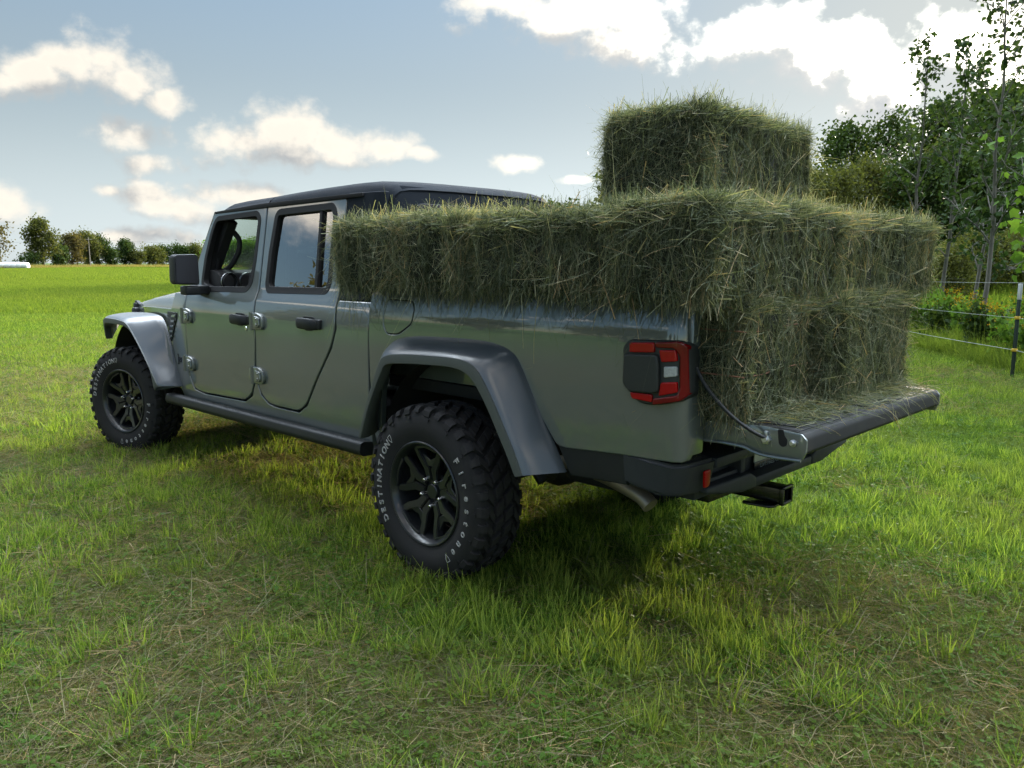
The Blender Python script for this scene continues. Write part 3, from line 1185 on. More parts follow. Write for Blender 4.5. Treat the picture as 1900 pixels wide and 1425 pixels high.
# bonnet and cowl
mb = MB()
rows = []
for x, zc, zs, w in [(4.035, 1.075, 1.058, .545), (4.015, 1.105, 1.066, .548), (3.97, 1.130, 1.070, .556), (3.88, 1.152, 1.074, .572), (3.70, 1.178, 1.081, .605), (3.45, 1.204, 1.088, .645), (3.15, 1.228, 1.094, .690), (2.885, 1.243, 1.098, .735)]:
    h = zc - zs
    half = [(0, zc + .012), (w * .30, zc + .012), (w * .48, zc + .004), (w * .66, zc - .010), (w * .80, zc - .10 * h - .018), (w * .90, zc - .30 * h - .015), (w * .965, zc - .62 * h), (w, zs + .006), (w * 1.002, zs - .014)]
    row = [(x, -y, z) for y, z in half[::-1]] + [(x, y, z) for y, z in half[1:]]
    rows.append(row)
mb.grid(rows)
bonnet = mb.done('bonnet', M['paint'], truck, angle=75)
mb = MB()
rows = []
for x, zc, zs, w in [(2.875, 1.243, 1.098, .737), (2.80, 1.232, 1.10, .752), (2.755, 1.215, 1.10, .760), (2.735, 1.17, 1.10, .765), (2.70, 1.13, 1.09, .770)]:
    h = zc - zs
    half = [(0, zc + .012), (w * .30, zc + .012), (w * .48, zc + .004), (w * .66, zc - .010), (w * .80, zc - .10 * h - .018), (w * .90, zc - .30 * h - .015), (w * .965, zc - .62 * h), (w, zs + .006), (w * 1.002, zs - .014)]
    rows.append([(x, -y, z) for y, z in half[::-1]] + [(x, y, z) for y, z in half[1:]])
mb.grid(rows)
mb.done('cowl', M['paint'], truck, angle=75)
for s in (1, -1):
    mb = MB()
    mb.box((4.02, s * .50, .985), (4.085, s * .575, 1.085), .012)
    mb.prism([(3.985, 1.035), (4.06, 1.075), (4.085, 1.100), (4.05, 1.103), (3.985, 1.075)], 'y', s * .535, s * .562, .004)
    mb.done('bonnet_latch', M['black_plastic'], truck)
mb = MB()
mb.box((3.98, -.60, .62), (4.07, .60, 1.050), .02)
mb.done('grille', M['black_plastic'], truck)
mb = MB()
mb.box((4.12, -.78, .50), (4.30, .78, .66), .03)
mb.done('front_bumper', M['black_plastic'], truck)
# vent with slats on the wing side and the maker's badge
for s in (1, -1):
    mb = MB()
    vent = [(2.752, 1.070), (2.752, 1.030), (2.895, .862), (2.915, .872), (2.965, 1.020), (2.958, 1.070)]
    vf = lambda x, z: cab_y(x, z)
    o = panel('wing_vent', round_poly(vent, .012), [], cab_y, s, M['black_plastic'], truck, r=.003, thick=.01, lift=.006)
    for k in range(5):
        zc = 1.045 - .036 * k
        x0 = 2.762 + (1.05 - zc) * .62
        sl = [(x0, zc + .010), (x0 + .075 - k * .004, zc + .004), (x0 + .075 - k * .004, zc - .010), (x0, zc - .006)]
        panel('vent_slat', sl, [], cab_y, s, M['paint'], o, r=.002, thick=.008, lift=.014, gx=.2, gz=.2)
me = text_mesh('Jeep', .082, extrude=.004)
warp(me, lambda c: np.stack([2.700 - c[:, 0] * 1.0, cab_y(2.700 - c[:, 0], .735 + c[:, 1]) + .004 + c[:, 2] * .5, .735 + c[:, 1]], 1))
me.flip_normals()
put('badge', me, M['gloss_black'], truck)

# ---- flares
RF = [  # inner on the body, crown edge, lower lip edge  (x, y, z)
    ((.505, .805, .585), (.480, .930, .585), (.462, .930, .575)),
    ((.475, .805, .76), (.402, .935, .755), (.380, .937, .742)),
    ((.415, .808, .965), (.305, .938, .935), (.280, .940, .905)),
    ((.360, .810, 1.035), (.250, .938, .990), (.232, .940, .952)),
    ((.22, .812, 1.070), (.125, .938, 1.008), (.105, .940, .967)),
    ((-.05, .812, 1.082), (-.06, .938, 1.016), (-.06, .940, .976)),
    ((-.29, .812, 1.080), (-.245, .938, 1.017), (-.215, .940, .978)),
    ((-.43, .811, 1.047), (-.350, .938, .988), (-.312, .940, .953)),
    ((-.500, .810, .965), (-.438, .938, .885), (-.396, .940, .868)),
    ((-.600, .806, .78), (-.528, .938, .745), (-.488, .940, .728)),
    ((-.652, .803, .690), (-.572, .938, .672), (-.533, .940, .655)),
    ((-.702, .797, .596), (-.610, .936, .592), (-.572, .938, .582)),
]
FF = [
    ((4.115, .66, .950), (3.955, .845, .868), (3.945, .840, .820)),
    ((4.105, .66, .985), (3.915, .865, .955), (3.895, .863, .915)),
    ((4.00, .67, 1.010), (3.78, .900, .992), (3.77, .900, .952)),
    ((3.80, .70, 1.024), (3.60, .922, 1.000), (3.60, .923, .961)),
    ((3.55, .735, 1.036), (3.43, .934, .999), (3.42, .936, .963)),
    ((3.22, .765, 1.040), (3.28, .938, .985), (3.262, .940, .952)),
    ((3.03, .785, 1.015), (3.175, .938, .930), (3.150, .940, .905)),
    ((2.915, .795, .910), (3.050, .938, .835), (3.020, .940, .805)),
    ((2.825, .799, .720), (2.915, .938, .715), (2.895, .940, .690)),
    ((2.755, .798, .600), (2.810, .936, .605), (2.845, .938, .560)),
    ((2.738, .797, .568), (2.792, .930, .572), (2.840, .930, .545)),
]


def flare(st, s, name, cut=None):
    I = np.array(catmull([q[0] for q in st], 5))
    L = np.array(catmull([q[1] for q in st], 5))
    O = np.array(catmull([q[2] for q in st], 5))
    n = len(I)
    up = np.array([0, .012, 0])
    rows = []
    lip_rows = []
    for i in range(n):
        c = L[i] - I[i]
        nrm = (L[i] - O[i])
        nrm = nrm / (np.linalg.norm(nrm) + 1e-9)
        pr = []
        pr.append(I[i] - np.array([0, .012, 0]))
        for t, b in ((0, 0), (.2, .004), (.5, .009), (.8, .010), (.93, .006), (1.0, -.002)):
            pr.append(I[i] + c * t + nrm * b)
        rows.append(pr)
        mid = (L[i] + O[i]) / 2
        lp = [L[i] - nrm * .002, L[i] - nrm * .004 + np.array([0, .006, 0]), mid + np.array([0, .008, 0]), O[i] + np.array([0, .006, 0]), O[i] - nrm * .003, O[i] - nrm * .002 - np.array([0, .04, 0]), (O[i] + (I[i] - O[i]) * .95) - nrm * .006]
        lip_rows.append(lp)
    for rws in (rows, lip_rows):
        for r_ in rws:
            for p in r_:
                p[1] *= s
    mb = MB()
    mb.grid(rows)
    me_o = mb.done(name, M['flare'], truck, angle=50, flip=(s > 0))
    mb = MB()
    mb.grid(lip_rows)
    mb.done('flare_lip', M['flare_lip'], me_o, angle=50, flip=(s > 0))
    return me_o


for s in (1, -1):
    flare(RF, s, 'rear_fender_flare')
    flare(FF, s, 'front_fender_flare')
    # inner wheel housings
    for xc, yi in ((-.03, .30), (3.50, .30)):
        mb = MB()
        rows = []
        for k in range(15):
            a = R(12 + 156 * k / 14)
            rr = .50
            rows.append([(xc + rr * math.cos(a), s * .79, .50 + rr * .98 * math.sin(a)), (xc + rr * math.cos(a), s * yi, .50 + rr * .98 * math.sin(a))])
        mb.grid(rows)
        b = bmesh.new()
        vs = [b.verts.new((xc + .50 * math.cos(R(12 + 156 * k / 14)), s * yi, .50 + .49 * math.sin(R(12 + 156 * k / 14)))) for k in range(15)]
        b.faces.new(vs)
        mb._add(b)
        mb.done('wheel_housing', M['matte_black'], truck)

# ---- rock rails
for s in (1, -1):
    mb = MB()
    prof = round_poly([(.795, .445), (.862, .448), (.876, .470), (.870, .512), (.850, .520), (.795, .512)], .014)
    b = bmesh.new()
    ra = [b.verts.new((2.83, s * y, z)) for y, z in prof]
    rb = [b.verts.new((.555, s * y, z + .010)) for y, z in prof]
    n = len(prof)
    for i in range(n):
        b.faces.new((ra[i], ra[(i + 1) % n], rb[(i + 1) % n], rb[i]))
    b.faces.new(ra)
    b.faces.new(rb[::-1])
    bmesh.ops.recalc_face_normals(b, faces=b.faces[:])
    mb._add(b)
    for x in (2.5, 1.9, 1.3, .75):
        mb.box((x - .03, s * .60, .44), (x + .03, s * .80, .49), .005)
    mb.done('rock_rail', M['black_plastic'], truck)

# ---- load bed
BEDO = [(.550, .53), (.550, 1.288), (-1.175, 1.290), (-1.214, 1.268), (-1.222, 1.20), (-1.236, 1.0), (-1.238, .80), (-1.228, .722), (-.97, .712), (-.70, .694), (-.66, .700), (-.585, .80), (-.48, .99), (-.40, 1.03),
        (.15, 1.05), (.33, 1.02), (.41, .93), (.46, .78), (.50, .53)]
FUEL = round_poly([(.436, 1.198), (.432, 1.105), (.402, 1.070), (.318, 1.072), (.214, 1.130), (.206, 1.198), (.228, 1.232), (.41, 1.235)], .03)
for s in (1, -1):
    holes = [FUEL] if s > 0 else []
    bs_ = panel('bed_side', round_poly(BEDO, [.005, .02, .03, .03, .02, .02, .02, .015] + [.02] * 11), holes, bed_y, s, M['paint'], truck, thick=.03, gx=.05)
    if s > 0:
        panel('fuel_door', offset(ccw(FUEL), .0035), [], bed_y, s, M['paint'], truck, r=.003, thick=.012, lift=.0005)
        panel('fuel_pocket', offset(ccw(FUEL), -.01), [], lambda x, z: bed_z(z) - .012, s, M['matte_black'], truck, r=.001, thick=.004)
    mb = MB()
    mb.prism([(.545, s * .779), (-1.190, s * .779), (-1.212, s * .755), (-1.215, s * .665), (.545, s * .665)], 'z', 1.280, 1.298, .006)
    mb.done('bed_rail_cap', M['black_plastic'], truck)
    mb = MB()
    mb.box((-1.20, s * .665, .86), (.52, s * .700, 1.282), .004)
    mb.box((-1.236, s * .668, .74), (-1.19, s * .760, 1.270), .012)
    mb.done('bed_inner_wall', M['paint'], truck)
    # unpainted lower valance behind the wheel
    panel('lower_valance', [(-.66, .705), (-.985, .722), (-.995, .600), (-.72, .585)], [], lambda x, z: bed_z(z) - .006, s, M['black_plastic'], truck, thick=.02)
mb = MB()
mb.box((-1.19, -.70, .800), (.54, .70, .855), .004)
mb.box((.49, -.70, .855), (.54, .70, 1.28), .01)
for k in range(9):
    y = -.6 + .15 * k
    mb.box((-1.185, y - .03, .853), (.48, y + .03, .862), .003)
mb.done('bed_floor', M['gate_edge'], truck)

# ---- tail lamps
LAMP = round_poly([(-.990, 1.112), (-1.014, 1.140), (-1.215, 1.148), (-1.240, 1.132), (-1.246, .962), (-1.226, .940), (-1.13, .917), (-1.062, .917), (-.998, .978)], [.02, .02, .03, .03, .03, .03, .03, .03, .02])
for s in (1, -1):
    lamp = panel('tail_lamp', LAMP, [], bed_y, s, M['lamp_black'], truck, r=.010, thick=.03, lift=.022)
    ringo = round_poly([(-1.132, 1.138), (-1.216, 1.146), (-1.238, 1.130), (-1.244, .964), (-1.225, .943), (-1.130, .921), (-1.134, .945), (-1.216, .962), (-1.222, .985), (-1.219, 1.098), (-1.205, 1.122), (-1.138, 1.120)], .008)
    panel('lamp_rim', ringo, [], bed_y, s, M['red_dark'], lamp, r=.005, thick=.02, lift=.034)
    for nm, pl, mt, lf in (('brake_lens', [(-1.026, 1.130), (-1.128, 1.137), (-1.130, 1.103), (-1.028, 1.096)], 'red', .032),
                           ('brake_lens', [(-1.148, 1.113), (-1.208, 1.116), (-1.213, 1.078), (-1.160, 1.072)], 'red', .030),
                           ('reversing_lens', [(-1.170, 1.058), (-1.212, 1.061), (-1.214, 1.027), (-1.172, 1.020)], 'clear_lens', .030),
                           ('brake_lens', [(-1.161, 1.003), (-1.214, 1.008), (-1.217, .972), (-1.153, .955)], 'red', .030),
                           ('brake_lens', [(-1.034, .956), (-1.126, .958), (-1.129, .930), (-1.044, .934)], 'red', .032)):
        panel(nm, round_poly(pl, .006), [], bed_y, s, M[mt], lamp, r=.004, thick=.015, lift=lf, edge=.02)
    cov = round_poly([(-1.008, 1.090), (-1.146, 1.098), (-1.153, 1.064), (-1.156, .971), (-1.138, .962), (-1.036, .958), (-1.006, .985)], .014)
    panel('lamp_cover', cov, [], lambda x, z: bed_z(z), s, M['lamp_black'], lamp, r=.008, thick=.02, lift=.040)

# ---- tailgate, let down
gate = empty('tailgate', (-1.19, 0, .82), truck)


def in_gate(o):
    o.parent = gate
    o.location = o.location - Vector((-1.19, 0, .82))
    return o


mb = MB()
sec = round_poly([(-1.165, .858), (-1.165, .800), (-1.20, .785), (-1.585, .785), (-1.603, .800), (-1.600, .845), (-1.588, .860), (-1.565, .8635)], [.006, .01, .02, .006, .008, .008, .006, .006])
mb.prism(sec, 'y', -.652, .652, .0)
in_gate(mb.done('gate_panel', M['gate_edge']))
mb = MB()
mb.box((-1.57, -.640, .861), (-1.20, .640, .8655), .002)
for k in range(7):
    mb.box((-1.55, -.60 + .19 * k, .865), (-1.22, -.54 + .19 * k, .869), .001)
in_gate(mb.done('gate_liner', M['gate_edge']))
side_pl = round_poly([(-1.140, .850), (-1.150, .805), (-1.205, .784), (-1.300, .790), (-1.385, .789), (-1.42, .780), (-1.475, .770), (-1.590, .772), (-1.603, .80), (-1.604, .842), (-1.586, .860), (-1.45, .868), (-1.256, .858)], .006)
for s in (1, -1):
    mb = MB()
    mb.prism(side_pl, 'y', s * .652, s * .664, .002)
    # rolled flange along the lower edge
    fl = [(-1.205, s * .664, .785), (-1.30, s * .668, .790), (-1.385, s * .670, .788), (-1.42, s * .672, .779), (-1.475, s * .672, .771), (-1.590, s * .668, .773)]
    mb.tube(catmull(fl, 3), .0055, 8)
    in_gate(mb.done('gate_side', M['paint']))
    for (x, z, rr) in ((-1.468, .826, .0165), (-1.562, .828, .0115)):
        mb = MB()
        mb.lathe([(.0001, .684), (rr * .55, .684), (rr * .6, .676), (rr, .674), (rr, .664)], 6 if rr > .015 else 18, Matrix.Translation((x, 0, z)) @ Matrix.Scale(s, 4, (0, 1, 0)))
        if rr > .015:
            mb.box((-1.474, s * .664, .828), (-1.461, s * .676, .856), .003)
        in_gate(mb.done('gate_bolt', M['zinc']))
    mb = MB()
    slot = round_poly([(-1.505, .866), (-1.525, .866), (-1.530, .845), (-1.540, .835), (-1.538, .815), (-1.525, .808), (-1.512, .815), (-1.508, .835)], .006)
    mb.prism(slot, 'y', s * .660, s * .6652, .0)
    in_gate(mb.done('gate_slot', M['matte_black']))
    cab_pts = catmull([(-1.225, s * .742, 1.075), (-1.28, s * .748, .995), (-1.36, s * .740, .915), (-1.425, s * .712, .862), (-1.468, s * .676, .832)], 6)
    mb = MB()
    mb.tube(cab_pts, .0065, 8)
    in_gate(mb.done('gate_cable', M['black_plastic']))

# ---- rear bumper
mb = MB()
for s in (1, -1):
    wing = round_poly([(-.972, s * .800), (-1.10, s * .812), (-1.195, s * .800), (-1.228, s * .745), (-1.236, s * .575), (-1.02, s * .575), (-.98, s * .70)], .02)
    b = bmesh.new()
    wing = ccw(wing)
    top = [b.verts.new((x, y, .728 - .02 * max(0, (-.97 - x) / .26))) for x, y in wing]
    bot = [b.verts.new((x + (.03 if x < -1.15 else 0.0), y * .985, .606 - .02 * max(0, (-.97 - x) / .26) + (.0 if abs(y) > .7 else -.012))) for x, y in wing]
    n = len(wing)
    b.faces.new(top)
    b.faces.new(bot[::-1])
    for i in range(n):
        b.faces.new((top[i], bot[i], bot[(i + 1) % n], top[(i + 1) % n]))
    bmesh.ops.recalc_face_normals(b, faces=b.faces[:])
    bmesh.ops.bevel(b, geom=[e for e in b.edges if len(e.link_faces) == 2 and e.calc_face_angle(0) > .7], offset=.012, segments=3, affect='EDGES')
    mb._add(b)
    mb.box((-1.236, s * .575, .665), (-1.05, s * .285, .706), .010)
    mb.box((-1.19, s * .55, .585), (-1.15, s * .30, .615), .008)
for s in (1, -1):
    mb.prism([(s * .62, .602), (s * .62, .576), (s * .36, .532), (s * .25, .532), (s * .25, .575), (s * .30, .600)], 'x', -1.230, -1.05, .010, 3)
mb.box((-1.228, -.255, .531), (-1.05, .255, .574), .012)
mb.box((-1.155, -.285, .668), (-1.03, .285, .704), .008)
mb.box((-1.150, -.58, .53), (-1.10, .58, .70), .004)
mb.box((-1.205, .300, .53), (-1.07, .335, .700), .010)
mb.box((-1.205, -.335, .53), (-1.07, -.300, .700), .010)
bumper = mb.done('rear_bumper', M['bumper'], truck)
pad_mat = principled('step_pad', (.03, .034, .038), .5, bump=1.0, bscale=90, dust=.5, dustcol=(.10, .11, .11))
for s in (1, -1):
    mb = MB()
    pad = round_poly([(-1.00, s * .755), (-1.15, s * .768), (-1.205, s * .735), (-1.212, s * .590), (-1.06, s * .590)], .02)
    b = bmesh.new()
    b.faces.new([b.verts.new((x, y, .7305 - .02 * max(0, (-.97 - x) / .26))) for x, y in ccw(pad)])
    mb._add(b)
    mb.done('step_pad', pad_mat, bumper)
for s in (1, -1):
    mb = MB()
    mb.prism(round_poly([(s * .662, .672), (s * .622, .674), (s * .626, .618), (s * .640, .612), (s * .660, .612)], .006), 'x', -1.231, -1.240, .002)
    mb.done('reflector', M['reflector'], bumper)
mb = MB()
mb.box((-1.165, -.152, .602), (-1.160, .152, .752), .001)
plate = mb.done('licence_plate', M['plate'], truck)
me = text_mesh('K3P 470', .088, extrude=.0006)
warp(me, lambda c: np.stack([-1.1666 - c[:, 2], -c[:, 0] * .80, .625 + c[:, 1] * 1.15], 1))
put('plate_number', me, M['plate_ink'], plate)
mb = MB()
mb.box((-1.170, -.160, .572), (-1.164, .160, .604), .002)
pf = mb.done('plate_frame', M['gloss_black'], plate)
me = text_mesh('LIVE FREE OR DIE', .030, extrude=.0004)
warp(me, lambda c: np.stack([-1.1712 - c[:, 2], -c[:, 0] * 1.0, .578 + c[:, 1] * .9], 1))
put('frame_lettering', me, M['grey_ink'], plate)
mb = MB()
x0, z0, z1 = -1.242, .418, .484
mb.box((x0, -.040, z0), (-.95, -.033, z1), .002)
mb.box((x0, .033, z0), (-.95, .040, z1), .002)
mb.box((x0, -.040, z1 - .007), (-.95, .040, z1), .002)
mb.box((x0, -.040, z0), (-.95, .040, z0 + .007), .002)
mb.box((-1.10, -.032, z0 + .008), (-.96, .032, z1 - .008))
mb.box((x0 - .003, -.047, z0 - .006), (x0 + .016, -.033, z1 + .006), .004)
mb.box((x0 - .003, .033, z0 - .006), (x0 + .016, .047, z1 + .006), .004)
mb.box((x0 - .003, -.047, z1 - .006), (x0 + .016, .047, z1 + .006), .004)
mb.box((x0 - .003, -.047, z0 - .006), (x0 + .016, .047, z0 + .006), .004)
mb.prism(round_poly([(-1.215, .08), (-1.215, -.08), (-1.08, -.10), (-1.08, .10)], .03), 'z', .402, .411, .002)
mb.box((-1.02, -.25, .42), (-.95, .25, .49), .01)
mb.done('tow_hitch', M['gloss_black'], truck)
mb = MB()
pp = [(-.45, .52, .56), (-.70, .56, .545), (-.85, .59, .525), (-.93, .60, .505), (-.975, .605, .478)]
mb.tube(catmull(pp, 4), .033, 16, radii=None)
mb.tube([(-.45, .50, .56), (-.1, .45, .55)], .06, 14)
mb.done('exhaust_pipe', M['exhaust'], truck)

# ---- underbody
mb = MB()
for s in (1, -1):
    mb.box((-1.1, s * .42, .50), (4.0, s * .50, .62), .01)
mb.tube([(0, -.75, HUB), (0, .75, HUB)], .045, 12)
mb.lathe([(.0001, -.13), (.10, -.12), (.135, -.05), (.14, 0), (.135, .05), (.10, .12), (.0001, .13)], 18, Matrix.Translation((0, .0, HUB)))
mb.tube([(WB, -.70, HUB), (WB, .70, HUB)], .045, 12)
mb.tube([(0, 0, HUB + .02), (1.9, .05, .52)], .035, 10)
mb.box((.9, -.35, .42), (2.9, .35, .60), .04)
mb.box((.55, -.60, .48), (2.75, .60, .56), .01)
mb.box((2.75, -.46, .50), (3.98, .46, 1.02), .01)
mb.tube([(-.30, .47, .42), (-.02, .50, .74)], .032, 10)
mb.tube([(-.35, .50, .50), (.4, .50, .47), (1.0, .46, .52)], .03, 8)
mb.box((-.72, .10, .42), (-.35, .42, .60), .05)
mb.done('chassis', M['frame'], truck)

# ---- door mirrors
for s in (1, -1):
    mb = MB()
    sh = round_poly([(.872, 1.266), (1.012, 1.272), (1.022, 1.288), (1.018, 1.438), (1.004, 1.452), (.880, 1.456), (.866, 1.444), (.864, 1.278)], .02)
    b = bmesh.new()
    rings = []
    for x, k in ((2.232, .97), (2.240, 1.0), (2.295, 1.0), (2.315, .93), (2.325, .80)):
        rings.append([b.verts.new((x, s * (.943 + (y - .943) * k), 1.36 + (z - 1.36) * k)) for y, z in sh])
    n = len(sh)
    for i in range(len(rings) - 1):
        for k in range(n):
            b.faces.new((rings[i][k], rings[i][(k + 1) % n], rings[i + 1][(k + 1) % n], rings[i + 1][k]))
    b.faces.new(rings[0][::-1])
    b.faces.new(rings[-1])
    bmesh.ops.recalc_face_normals(b, faces=b.faces[:])
    mb._add(b)
    mb.prism([(2.33, s * .95), (2.24, s * .95), (2.235, s * .86), (2.30, s * .765), (2.44, s * .755), (2.45, s * .80)], 'z', 1.205, 1.262, .012, 3)
    mir = mb.done('door_mirror', M['black_plastic'], truck)
    mb = MB()
    mg = [(.943 + (y - .943) * .88, 1.36 + (z - 1.36) * .88) for y, z in sh]
    mb.prism([(s * y, z) for y, z in mg], 'x', 2.228, 2.231, .0)
    mb.done('mirror_glass', M['mirror'], mir)

# ---- inside the cab
mb = MB()
mb.prism(round_poly([(2.30, .75), (2.26, 1.20), (2.31, 1.335), (2.42, 1.362), (2.60, 1.318), (2.70, 1.16), (2.72, .75)], .03), 'y', -.70, .70, .01)
mb.box((2.05, -.18, .70), (2.35, .18, 1.0), .04)
for y in (.655, .16, -.12, -.655):
    mb.lathe([(.040, 0), (.047, -.006), (.056, -.004), (.058, .006), (.050, .012), (.050, .03)], 24, Matrix.Translation((2.268, y, 1.285)) @ Matrix.Rotation(R(90), 4, 'Z'))
mb.box((.62, -.68, .62), (2.72, .68, .68), .01)
mb.box((.66, -.66, 1.700), (2.38, .66, 1.722), .01)
mb.done('dashboard', M['interior'], truck)
for y in (.655, .53):
    mb = MB()
    mb.lathe([(.050, -.004), (.054, -.010), (.058, -.004), (.057, .002)], 28, Matrix.Translation((2.255, y, 1.285)) @ Matrix.Rotation(R(90), 4, 'Z'))
    mb.done('vent_ring', M['zinc'], truck)
mb = MB()
ring = []
cw = Vector((2.16, .37, 1.235))
ax = Vector((-.88, 0, .47)).normalized()
e1 = Vector((0, 1, 0))
e2 = ax.cross(e1)
mb.tube([cw + (e1 * math.cos(a) + e2 * math.sin(a)) * .185 for a in [2 * math.pi * k / 32 for k in range(33)]], .016, 8, caps=False)
mb.tube([cw, cw + Vector((.2, 0, -.11))], .035, 10)
for a in (0, math.pi, -math.pi / 2):
    mb.tube([cw - ax * -.0 + Vector((.03, 0, -.01)), cw + (e1 * math.cos(a) + e2 * math.sin(a)) * .18], .014, 6)
mb.done('steering_wheel', M['interior'], truck)
for (x, y) in ((1.72, .37), (1.72, -.37), (.92, .37), (.92, -.37)):
    mb = MB()
    mb.box((x - .05, y - .25, .80), (x + .42, y + .25, .98), .05, 3)
    back = [(x - .02, .92), (x + .08, .95), (x - .02, 1.40), (x - .06, 1.47), (x - .13, 1.46), (x - .14, 1.40)]
    mb.prism(ccw(back), 'y', y - .24, y + .24, .035, 3)
    mb.tube([(x - .10, y - .05, 1.45), (x - .11, y - .05, 1.54)], .007, 6)
    mb.tube([(x - .10, y + .05, 1.45), (x - .11, y + .05, 1.54)], .007, 6)
    mb.box((x - .16, y - .135, 1.500), (x - .06, y + .135, 1.640), .04, 3)
    mb.done('seat', M['interior'], truck)
mb = MB()
for s in (1, -1):
    mb.tube(catmull([(1.60, s * .60, 1.0), (1.61, s * .585, 1.5), (1.60, s * .55, 1.69)], 4), .035, 10)
mb.tube([(1.60, -.55, 1.69), (1.60, .55, 1.69)], .035, 10)
mb.tube([(1.60, -.55, 1.69), (.68, -.55, 1.70)], .03, 10)
mb.tube([(1.60, .55, 1.69), (.68, .55, 1.70)], .03, 10)
mb.done('roll_bar', M['interior'], truck)

# ------------------------------------------------------------------ hay bales
HAY_STOPS = [(0.0, (.030, .033, .024)), (.24, (.078, .096, .063)), (.48, (.142, .168, .114)), (.70, (.230, .240, .162)), (.88, (.345, .31, .20)), (1.0, (.40, .28, .16))]
M['hay'] = plant_mat('hay_strands', HAY_STOPS, transl=.28, rough=.6)
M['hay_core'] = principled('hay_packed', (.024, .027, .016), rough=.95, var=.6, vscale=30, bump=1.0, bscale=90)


def smooth_noise(P, seed, f):
    """cheap smooth 3-D noise from a few sines"""
    r = np.random.default_rng(seed)
    out = np.zeros(len(P))
    for k in range(6):
        d = r.normal(size=3)
        d /= np.linalg.norm(d)
        out += np.sin(P @ d * f * r.uniform(.6, 1.8) + r.uniform(0, 6.28))
    return out / 6


